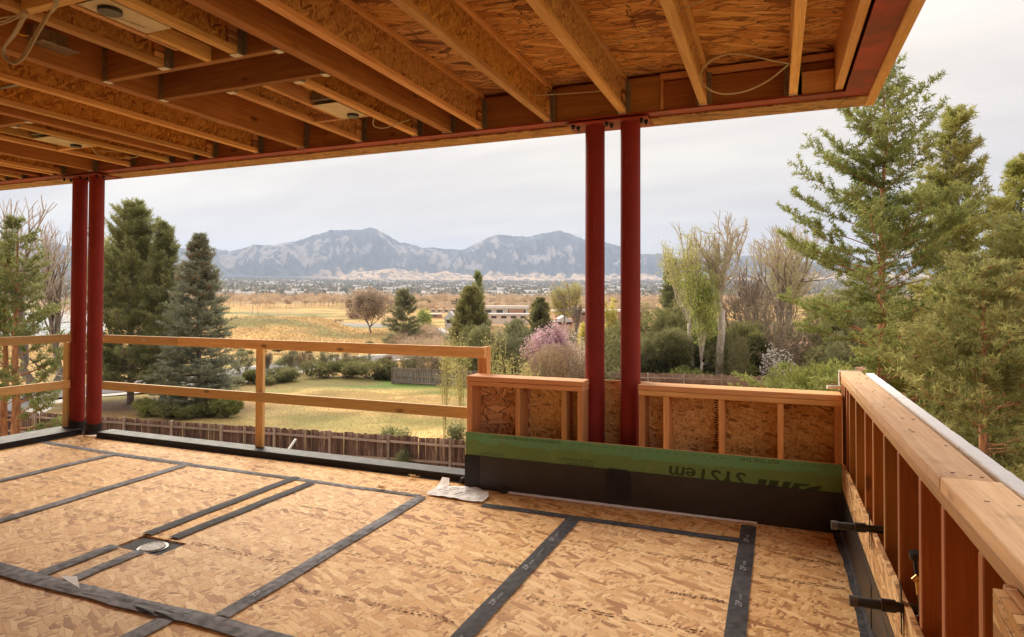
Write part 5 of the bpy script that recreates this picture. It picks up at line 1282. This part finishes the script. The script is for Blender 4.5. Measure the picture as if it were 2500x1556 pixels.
T('b', 1708, 49, 650, 190, 'fresh green leafed crown low on the cottonwood', twig='twig', bmat='bark_pale', seed=173, levels=5, forks=3, first=.3, tw=2, leaf='leafgreen', nleaf=2, lsize=.06, tr=.12, leafz=(.2, 1))
T('b', 1905, 82, 556, 250, 'large pale bare tree between the cottonwood and the big pine', twig='twig_pink', seed=174, levels=5, forks=3, first=.2, tw=3.6, leaf='bud', nleaf=1, lsize=.08)
T('b', 1850, 64, 655, 210, 'grey bare tree with spreading crown right of the cottonwood', twig='twig', seed=175, levels=5, forks=3, first=.15, tw=2.8)
T('b', 1870, 56, 730, 280, 'brown leafless thicket in front of the grey bare tree', twig='twig', seed=176, levels=5, forks=3, stems=5, tr=.08, tw=2.4, cat='shrub', name='shrub', leaf='brownbush', nleaf=1, lsize=.06)
T('b', 1800, 49, 815, 90, 'pale brown leafless shrub right of the pale trunk behind the fence', twig='twig_yellow', seed=177, levels=4, forks=3, stems=8, tr=.03, tw=2.2, cat='shrub', name='shrub', leaf='olive', nleaf=1, lsize=.05, maxn=3000)
T('s', 1915, 48, 838, 96, 'white blossoming shrub behind the bright juniper', mat='whitebl', seed=178, n=900, L=.13, W=.05, stems=60, nb=3)
T('s', 1972, 33, 878, 215, 'bright green juniper bush above the half wall end at the right corner', mat='juniper_light', seed=179, n=3600, L=.17, W=.03, lobes=9, name='juniper_shrub')
T('s', 2035, 52, 800, 130, 'grey green shrub behind the big pine trunk', mat='olive', seed=180, n=2200, L=.26, W=.035, lobes=7, stems=80)
# big pine close to the deck
Pq = at(2142, 16.0)
conifer(Pq, ztop(2142, 195, Pq)-Pq.z, 3.4, 'big green pine with orange trunk rising right of the roof corner', 'pine', 'bark_orange', seed=201, clear=.34, L=.105, W=.026, whorl=5, spacing=.36, nb=10, spread=.85, prof=.44, up=.5, droop=-.08, gap=.2, trunk_r=.16, dens=.95, lean=(.15, 0))
Pq = at(2335, 21); conifer(Pq, ztop(2310, 270, Pq)-Pq.z, 2.9, 'second tall pine behind and right of the big pine', 'pine_olive', 'bark_grey', seed=202, clear=.2, L=.14, W=.032, whorl=6, spacing=.40, nb=10, spread=.8, prof=.62, up=.7, dens=.9)
Pq = at(2490, 23); conifer(Pq, ztop(2480, 400, Pq)-Pq.z, 3.0, 'third pine partly cut by the right picture edge', 'pine_olive', 'bark_grey', seed=203, clear=.1, L=.15, W=.034, whorl=6, spacing=.40, nb=9, spread=.8, prof=.7, up=.7, dens=.9)
Pq = at(2400, 12.5); conifer(Pq, ztop(2400, 640, Pq)-Pq.z, 2.6, 'dense low pine filling the space right of the parapet', 'pine_olive', 'bark_orange', seed=204, clear=.12, L=.10, W=.022, whorl=6, spacing=.32, nb=10, spread=.85, prof=.5, up=.45, droop=-.1, dens=.9)
Pq = at(2230, 17.5); conifer(Pq, ztop(2230, 760, Pq)-Pq.z, 2.3, 'lower pine right behind the orange trunk of the big pine', 'pine_olive', 'bark_orange', seed=205, clear=.12, L=.12, W=.028, whorl=6, spacing=.36, nb=9, spread=.85, prof=.35, up=.45, droop=-.05, dens=.9)
Pq = at(2560, 16); conifer(Pq, ztop(2560, 560, Pq)-Pq.z, 2.8, 'pine just outside the right picture edge with limbs reaching in', 'pine_olive', 'bark_orange', seed=206, clear=.12, L=.12, W=.028, whorl=6, spacing=.36, nb=9, spread=.85, prof=.35, up=.45, dens=.9)
for px, dist, top, wpx, sd_ in ((2080, 58, 690, 240, 1), (2300, 50, 760, 300, 2), (2520, 46, 700, 300, 3)):
    T('s', px, dist, top, wpx, ['dark evergreen mass behind the big pine trunk', 'dark evergreen mass behind the second tall pine', 'dark evergreen mass at the far right behind the pines'][sd_-1], mat='juniper', seed=210+sd_, n=6500, L=.36, W=.06, lobes=16, stems=50, cat='tree', name='evergreen_tree')
# --- buildings, poles
def wallmat(name, c): return plain(name, c, .8, 0, 1.5, .1)
M['brick'] = wallmat('brick_wall', (.52, .28, .20)); M['roofw'] = wallmat('white_flat_roof', (.78, .75, .72)); M['wallw'] = wallmat('white_wall', (.66, .60, .55)); M['peach'] = wallmat('cream_siding', (.66, .47, .33)); M['glass'] = plain('dark_window', (.05, .05, .06), .2)
M['roofgrey'] = wallmat('pale_shingle_roof', (.62, .61, .62)); M['redroof'] = wallmat('reddish_roof', (.50, .27, .19))
def building(name, px0, px1, dist, ptop, pbase, dep, wallm, roofm, label, nwin=0, gable=False, over=.4, winm='glass', cat='building', brickpart=None):
    pm_ = (px0+px1)/2; c = at(pm_, dist); 
    dp = dist*math.cos(phi_of(pm_)+YAW); w_ = (px1-px0)/FPX*dp; zb = ztop(pm_, pbase, c); zt = ztop(pm_, ptop, c); root = empty(name, (c.x, c.y, zb), label, cat)
    rot = Matrix.Rotation(YAW, 4, 'Z'); T_ = Matrix.Translation((c.x, c.y, 0)) @ rot
    def pb(nm, x0, x1, y0, y1, z0, z1, mm, par=root):
        bm = bmesh.new(); add_box(bm, x0, x1, y0, y1, z0, z1); bmesh.ops.transform(bm, matrix=T_, verts=bm.verts); return bm_obj(nm, bm, M[mm], par)
    rh = (zt-zb)*.26
    wl = pb('wall', -w_/2, w_/2, 0, dep, zb-2, zt-rh, wallm)
    if brickpart: pb('wall', w_*brickpart[0], w_*brickpart[1], -.6, 0, zb-2, zt-rh*1.3, 'brick')
    if gable:
        bm = bmesh.new(); o_ = over; v = [bm.verts.new(T_ @ Vector(p)) for p in ((-w_/2-o_, -o_, zt-rh*2), (-w_/2-o_, dep+o_, zt-rh*2), (0, -o_, zt), (0, dep+o_, zt), (w_/2+o_, -o_, zt-rh*2), (w_/2+o_, dep+o_, zt-rh*2))]
        for f in ((0, 2, 3, 1), (2, 4, 5, 3), (0, 4, 2), (1, 3, 5), (0, 1, 5, 4)): bm.faces.new([v[i] for i in f])
        bmesh.ops.recalc_face_normals(bm, faces=bm.faces); bm_obj('roof', bm, M[roofm], root)
    else: pb('roof', -w_/2-over, w_/2+over, -over, dep+over, zt-rh, zt, roofm)
    for i in range(nwin):
        x = -w_/2+w_*(i+.5)/nwin; ww = w_/nwin*.27; wn = pb('window', x-ww, x+ww, -.06, -.01, zb+(zt-zb)*.28, zb+(zt-zb)*.62, winm)
    return root
building('shed', 1044, 1096, 104, 803, 842, 5, 'peach', 'roofgrey', 'small cream shed with pale roof and a window beside the dark juniper', 3, True, .25, cat='shed')
building('commercial_building', 1178, 1290, 320, 747, 772, 22, 'wallw', 'roofw', 'long white flat roofed building with brick centre beyond the trees', 4, brickpart=(.08, .40))
building('commercial_building', 1050, 1130, 380, 754, 764, 16, 'wallw', 'roofw', 'low white building left of the utility pole', 5)
building('commercial_building', 1355, 1570, 260, 757, 776, 20, 'brick', 'roofw', 'low brick building with pale roof behind the right columns', 4)
building('house', 1086, 1110, 180, 760, 800, 8, 'wallw', 'roofgrey', 'grey white house behind the utility pole', 1, True)
building('house', 1170, 1290, 230, 766, 782, 10, 'wallw', 'roofgrey', 'pale roofed house row in front of the long white building', 5)
building('house', 1355, 1400, 150, 772, 800, 8, 'brick', 'roofgrey', 'brick house left of the right columns beyond the juniper', 2, True)
building('house', 2010, 2110, 62, 838, 900, 8, 'brick', 'redroof', 'brick house half hidden behind the big pine trunk', 3, True)
building('house', 1735, 1800, 66, 835, 890, 8, 'peach', 'redroof', 'house glimpsed behind the pale cottonwood trunk', 2, True)
building('house', 1590, 1650, 58, 884, 905, 6, 'peach', 'redroof', 'low tan roof glimpsed over the right fence', 1, True)
building('house', 2270, 2420, 44, 905, 1010, 8, 'brick', 'redroof', 'red roofed house glimpsed through the low pines at the right', 3, True)
building('house', 1040, 1075, 300, 766, 776, 8, 'brick', 'roofw', 'tiny red and white house left of the utility pole', 1)
M['pole'] = bark('pole_wood', (.16, .12, .10), (.30, .24, .20))
def pole(px, dist, top, base, label, arms, col='pole'):
    c = at(px, dist); zt = ztop(px, top, c); root = empty('utility_pole', c, label, 'utility pole', 'utility poles')
    cyl('pole_shaft', (c.x, c.y, c.z-1), (c.x, c.y, zt), .16, M[col], root, .11, 10); X = Vector((math.cos(YAW), math.sin(YAW), 0))
    for (py, hw) in arms:
        z = ztop(px, py, c); w_ = hw/FPX*dist; a = Vector((c.x, c.y, z)); bm = bmesh.new(); add_tube(bm, [a-X*w_, a+X*w_], .09, 5); ca = bm_obj('crossarm', bm, M[col], root)
        for s in (-1, -.6, .6, 1): cyl('insulator', a+X*w_*s, a+X*w_*s+Vector((0, 0, .28)), .06, M['galv'], ca, n=6)
    return c, zt
c1, z1 = pole(1114, 92, 729, 800, 'dark utility pole behind the dark upright juniper', ((736, 13), (742, 11)))
c2, z2 = pole(1378, 120, 727, 790, 'pale utility pole with wide crossarm left of the right columns', ((728, 15), (757, 14)), 'pole')
pole(617, 330, 735, 752, 'thin pale pole standing in the golden field, left', (), 'bark_pale'); pole(630, 330, 722, 752, 'taller thin pale pole standing in the golden field', (), 'bark_pale')
def wire(a, b_, sag, label, rad=.012):
    a, b_ = Vector(a), Vector(b_); pts = [a.lerp(b_, k/14)-Vector((0, 0, sag*4*(k/14)*(1-k/14))) for k in range(15)]; bm = bmesh.new(); add_tube(bm, pts, rad, 4); return tag(bm_obj('power_line', bm, M['twig']), label, 'power line')
pe = at(985, 150); wire((c1.x, c1.y, z1-.3), (pe.x, pe.y, ztop(985, 736, pe)), .8, 'upper power line running left from the dark utility pole', .02)
wire((c1.x, c1.y, z1-.9), (pe.x, pe.y, ztop(985, 742, pe)), .8, 'lower power line running left from the dark utility pole', .02)
pe = at(2200, 50); ps = at(1500, 90); wire((ps.x, ps.y, ztop(1500, 741, ps)), (pe.x, pe.y, ztop(2200, 756, pe)), .5, 'power line crossing behind the right columns and the cottonwood', .022)

# ------------------------------------------------------------------ far woodland, town, field tufts (stuff)
def crowns(name, spots, mat, tw, ntw, seed, kind='stuff'):
    rg = np.random.default_rng(seed); VV = []; FF = []; TT = []; o = 0
    for (x, y, z, H, Rr, kind_) in spots:
        n = ntw; u = rg.normal(size=(n, 3)); u /= np.linalg.norm(u, axis=1, keepdims=True); u[:, 2] = abs(u[:, 2])*.9-.15
        rr_ = rg.random(n)**.45
        p1 = np.array([x, y, z+H*.48])+u*np.array([Rr, Rr, H*.52])*rr_[:, None]; p0 = p1-(u*np.array([Rr, Rr, H*.5])*.35+rg.normal(size=(n, 3))*Rr*.12)
        side = np.cross(p1-p0, rg.normal(size=(n, 3))); side /= np.linalg.norm(side, axis=1, keepdims=True)
        V = np.stack([p0-side*tw*.5, p0+side*tw*.5, p1], 1).reshape(-1, 3)
        V = np.vstack([V, [[x-tw*.8, y, z-1], [x+tw*.8, y, z-1], [x, y, z+H*.7]]])
        VV.append(V); FF.append(np.arange(len(V)).reshape(-1, 3)+o); o += len(V)
        TT.append(np.full(len(V), np.clip(kind_+rg.normal()*.2, 0, 1))+np.repeat(rg.normal(size=n+1)*.12, 3))
    return tag(mesh_tris(name, np.vstack(VV), np.vstack(FF), mat, tint=np.clip(np.concatenate(TT), 0, 1)), kind=kind)
rg = np.random.default_rng(77)
sp_ = []
for i in range(1500):
    px = rg.uniform(160, 2560); dist = rg.uniform(470, 720); p = at(px, dist); H = rg.uniform(8, 15)*(1 if dist > 520 else .8); sp_.append((p.x, p.y, p.z, H, H*rg.uniform(.35, .55), rg.random()))
for i in range(240):
    px = rg.uniform(1010, 1600); dist = rg.uniform(330, 460); p = at(px, dist); H = rg.uniform(5, 9); sp_.append((p.x, p.y, p.z, H, H*rg.uniform(.4, .6), rg.random()))
tag(crowns('distant_woodland', sp_, M['belt'], .26, 120, 5), 'belt of distant bare brown trees at the end of the golden field', 'woodland', kind='stuff')
sp_ = []
for i in range(150):
    px = rg.uniform(300, 2560); dist = rg.uniform(300, 900) if px > 1000 else rg.uniform(560, 900); p = at(px, dist); H = rg.uniform(5, 10); sp_.append((p.x, p.y, p.z, H, H*.35, rg.random()))
tag(crowns('distant_evergreens', sp_, M['juniper'], 1.1, 90, 6), 'scattered distant dark evergreens in the bare woodland belt', 'woodland', kind='stuff')
sp_ = []
for i in range(60):
    px = rg.uniform(540, 860); dist = rg.uniform(205, 235); p = at(px, dist); H = rg.uniform(1, 2.2); sp_.append((p.x, p.y, p.z, H, H*.9, rg.random()*.6))
tag(crowns('field_scrub', sp_, M['brownbush'], .12, 70, 8), 'brown scrub along the crest of the golden rise', 'scrub', kind='stuff')
for nm, mat, n_, sd_, x0, x1, r0_, r1_, h0, h1, lab in (('tan_brush', 'belt', 90, 11, 980, 1570, 62, 150, 2.5, 5.5, 'tangle of tan leafless brush between the back fence and the white buildings'), ('olive_brush', 'olive', 60, 12, 1000, 1580, 60, 130, 2.0, 4.5, 'olive green undergrowth between the back fence and the utility poles'),
        ('brown_brush', 'belt', 95, 13, 1640, 2120, 60, 95, 3.5, 7.5, 'brown leafless undergrowth behind the fence right of the columns'), ('meadow_brush', 'olive', 40, 14, 560, 1000, 78, 120, .8, 1.8, 'low grey green growth along the road behind the railing')):
    sp_ = []
    for i in range(n_):
        px = rg.uniform(x0, x1); dist = rg.uniform(r0_, r1_); p = at(px, dist); H = rg.uniform(h0, h1); sp_.append((p.x, p.y, p.z-.3, H, H*rg.uniform(.5, .8), rg.random()))
    tag(crowns(nm, sp_, M[mat], .055, 700, sd_), lab, 'undergrowth', kind='stuff')
# town: tree blobs and pale roofs
N = 15000; rr_ = 850+4900*rg.random(N)**.8; pp = rg.uniform(phi_of(-300), phi_of(2800), N); X = rr_*np.sin(pp); Y = rr_*np.cos(pp); Z = gz(X, Y)
oc = np.array([[1, 0, 0], [-.5, .87, 0], [-.5, -.87, 0], [0, 0, 1.]]); s = (4+rr_/700)*(.6+.8*rg.random(N))
V = (np.stack([X, Y, Z], 1)[:, None]+oc[None]*s[:, None, None]*(.7+.6*rg.random((N, 4, 1)))*np.array([1, 1, 1.1])).reshape(-1, 3); i = np.arange(N)[:, None]*4
F = np.concatenate([i+np.array([[0, 1, 3]]), i+np.array([[1, 2, 3]]), i+np.array([[2, 0, 3]])])
M['townleaf'] = leafmat('town_trees', (.06, .075, .05), (.30, .25, .17), .1)
tag(mesh_tris('town_trees', V, F, M['townleaf'], tint=np.repeat(rg.random(N)**1.3, 4)), 'distant town trees below the mountains', 'woodland', kind='stuff')
N = 190; rr_ = 900+4600*rg.random(N); pp = rg.uniform(phi_of(200), phi_of(1700), N); V = []; F = []; 
for k in range(N):
    x, y = rr_[k]*math.sin(pp[k]), rr_[k]*math.cos(pp[k]); z = float(gz(x, y)); a = rg.uniform(6, 14)*(1+rr_[k]/6000); b2 = a*.8; h = rg.uniform(4, 7)*(1+rr_[k]/6000)
    o = len(V); V += [(x-a, y-b2, z), (x+a, y-b2, z), (x+a, y+b2, z), (x-a, y+b2, z), (x-a, y-b2, z+h), (x+a, y-b2, z+h), (x+a, y+b2, z+h), (x-a, y+b2, z+h)]
    F += [(o, o+1, o+5, o+4), (o+1, o+2, o+6, o+5), (o+2, o+3, o+7, o+6), (o+3, o, o+4, o+7), (o+4, o+5, o+6, o+7)]
tag(mesh_tris('town_houses', V, F, M['roofw'], nv=4), 'scattered pale houses of the distant town', 'town', kind='stuff')
# dry grass tufts on lawn and field
N = 60000; rr_ = 27+165*rg.random(N)**1.6; pp = rg.uniform(phi_of(-100), phi_of(1450), N); X = rr_*np.sin(pp); Y = rr_*np.cos(pp); Z = gz(X, Y); Cn = np.stack([X, Y, Z], 1)
rdist = np.full(N, 99.)
rpx = np.array([[p.x, p.y] for p in catmull([Vector((p.x, p.y, 0)) for p in rp], 10)])
for q in rpx: rdist = np.minimum(rdist, np.hypot(X-q[0], Y-q[1]))
q = hit(905, 935); gp = np.exp(-(((X-q.x)*.92+(Y-q.y)*.2)/10.5)**2-(((Y-q.y)*.92-(X-q.x)*.2)/4.6)**2)
okk = (rdist > 6.2) & (gp < .3) & ~((rr_ > 44) & (rr_ < 58) & (pp < phi_of(560)))
Cn = Cn[okk]; tint = np.clip(fbm(Cn[:, 0]/5, Cn[:, 1]/5, 3, 9), 0, 1); sc_ = .05+.09*sm(np.hypot(Cn[:, 0], Cn[:, 1]), 40, 190)*3
d = np.tile([0, 0, 1.], (len(Cn), 1)); V, F, tt = blades(Cn, d, .09, .035, 3, .5, tint, rg)
c3 = np.repeat(Cn, 9, axis=0); sc3 = np.repeat(sc_/.07, 9)[:, None]; V = c3+(V-c3)*sc3
M['grass'] = leafmat('dry_grass', (.36, .25, .09), (.66, .48, .22), .2)
tag(mesh_tris('dry_grass', V, F, M['grass'], tint=tt), 'dry golden grass tufts covering lawn and field', 'grass', kind='stuff')

# ------------------------------------------------------------------ haze
bm = bmesh.new(); add_box(bm, -14500, 14500, -14500, 14500, -12, 1400)
mt = bpy.data.materials.new('haze'); mt.use_nodes = True; t = NT(mt.node_tree); t.n.clear()
o = t.n.new('ShaderNodeOutputMaterial'); vo = t.n.new('ShaderNodeVolumePrincipled'); vo.inputs['Color'].default_value = (.60, .73, 1.0, 1); vo.inputs['Density'].default_value = 8.2e-5; vo.inputs['Anisotropy'].default_value = .0
t.l.new(vo.outputs[0], o.inputs['Volume'])
tag(bm_obj('haze', bm, mt), kind='stuff')
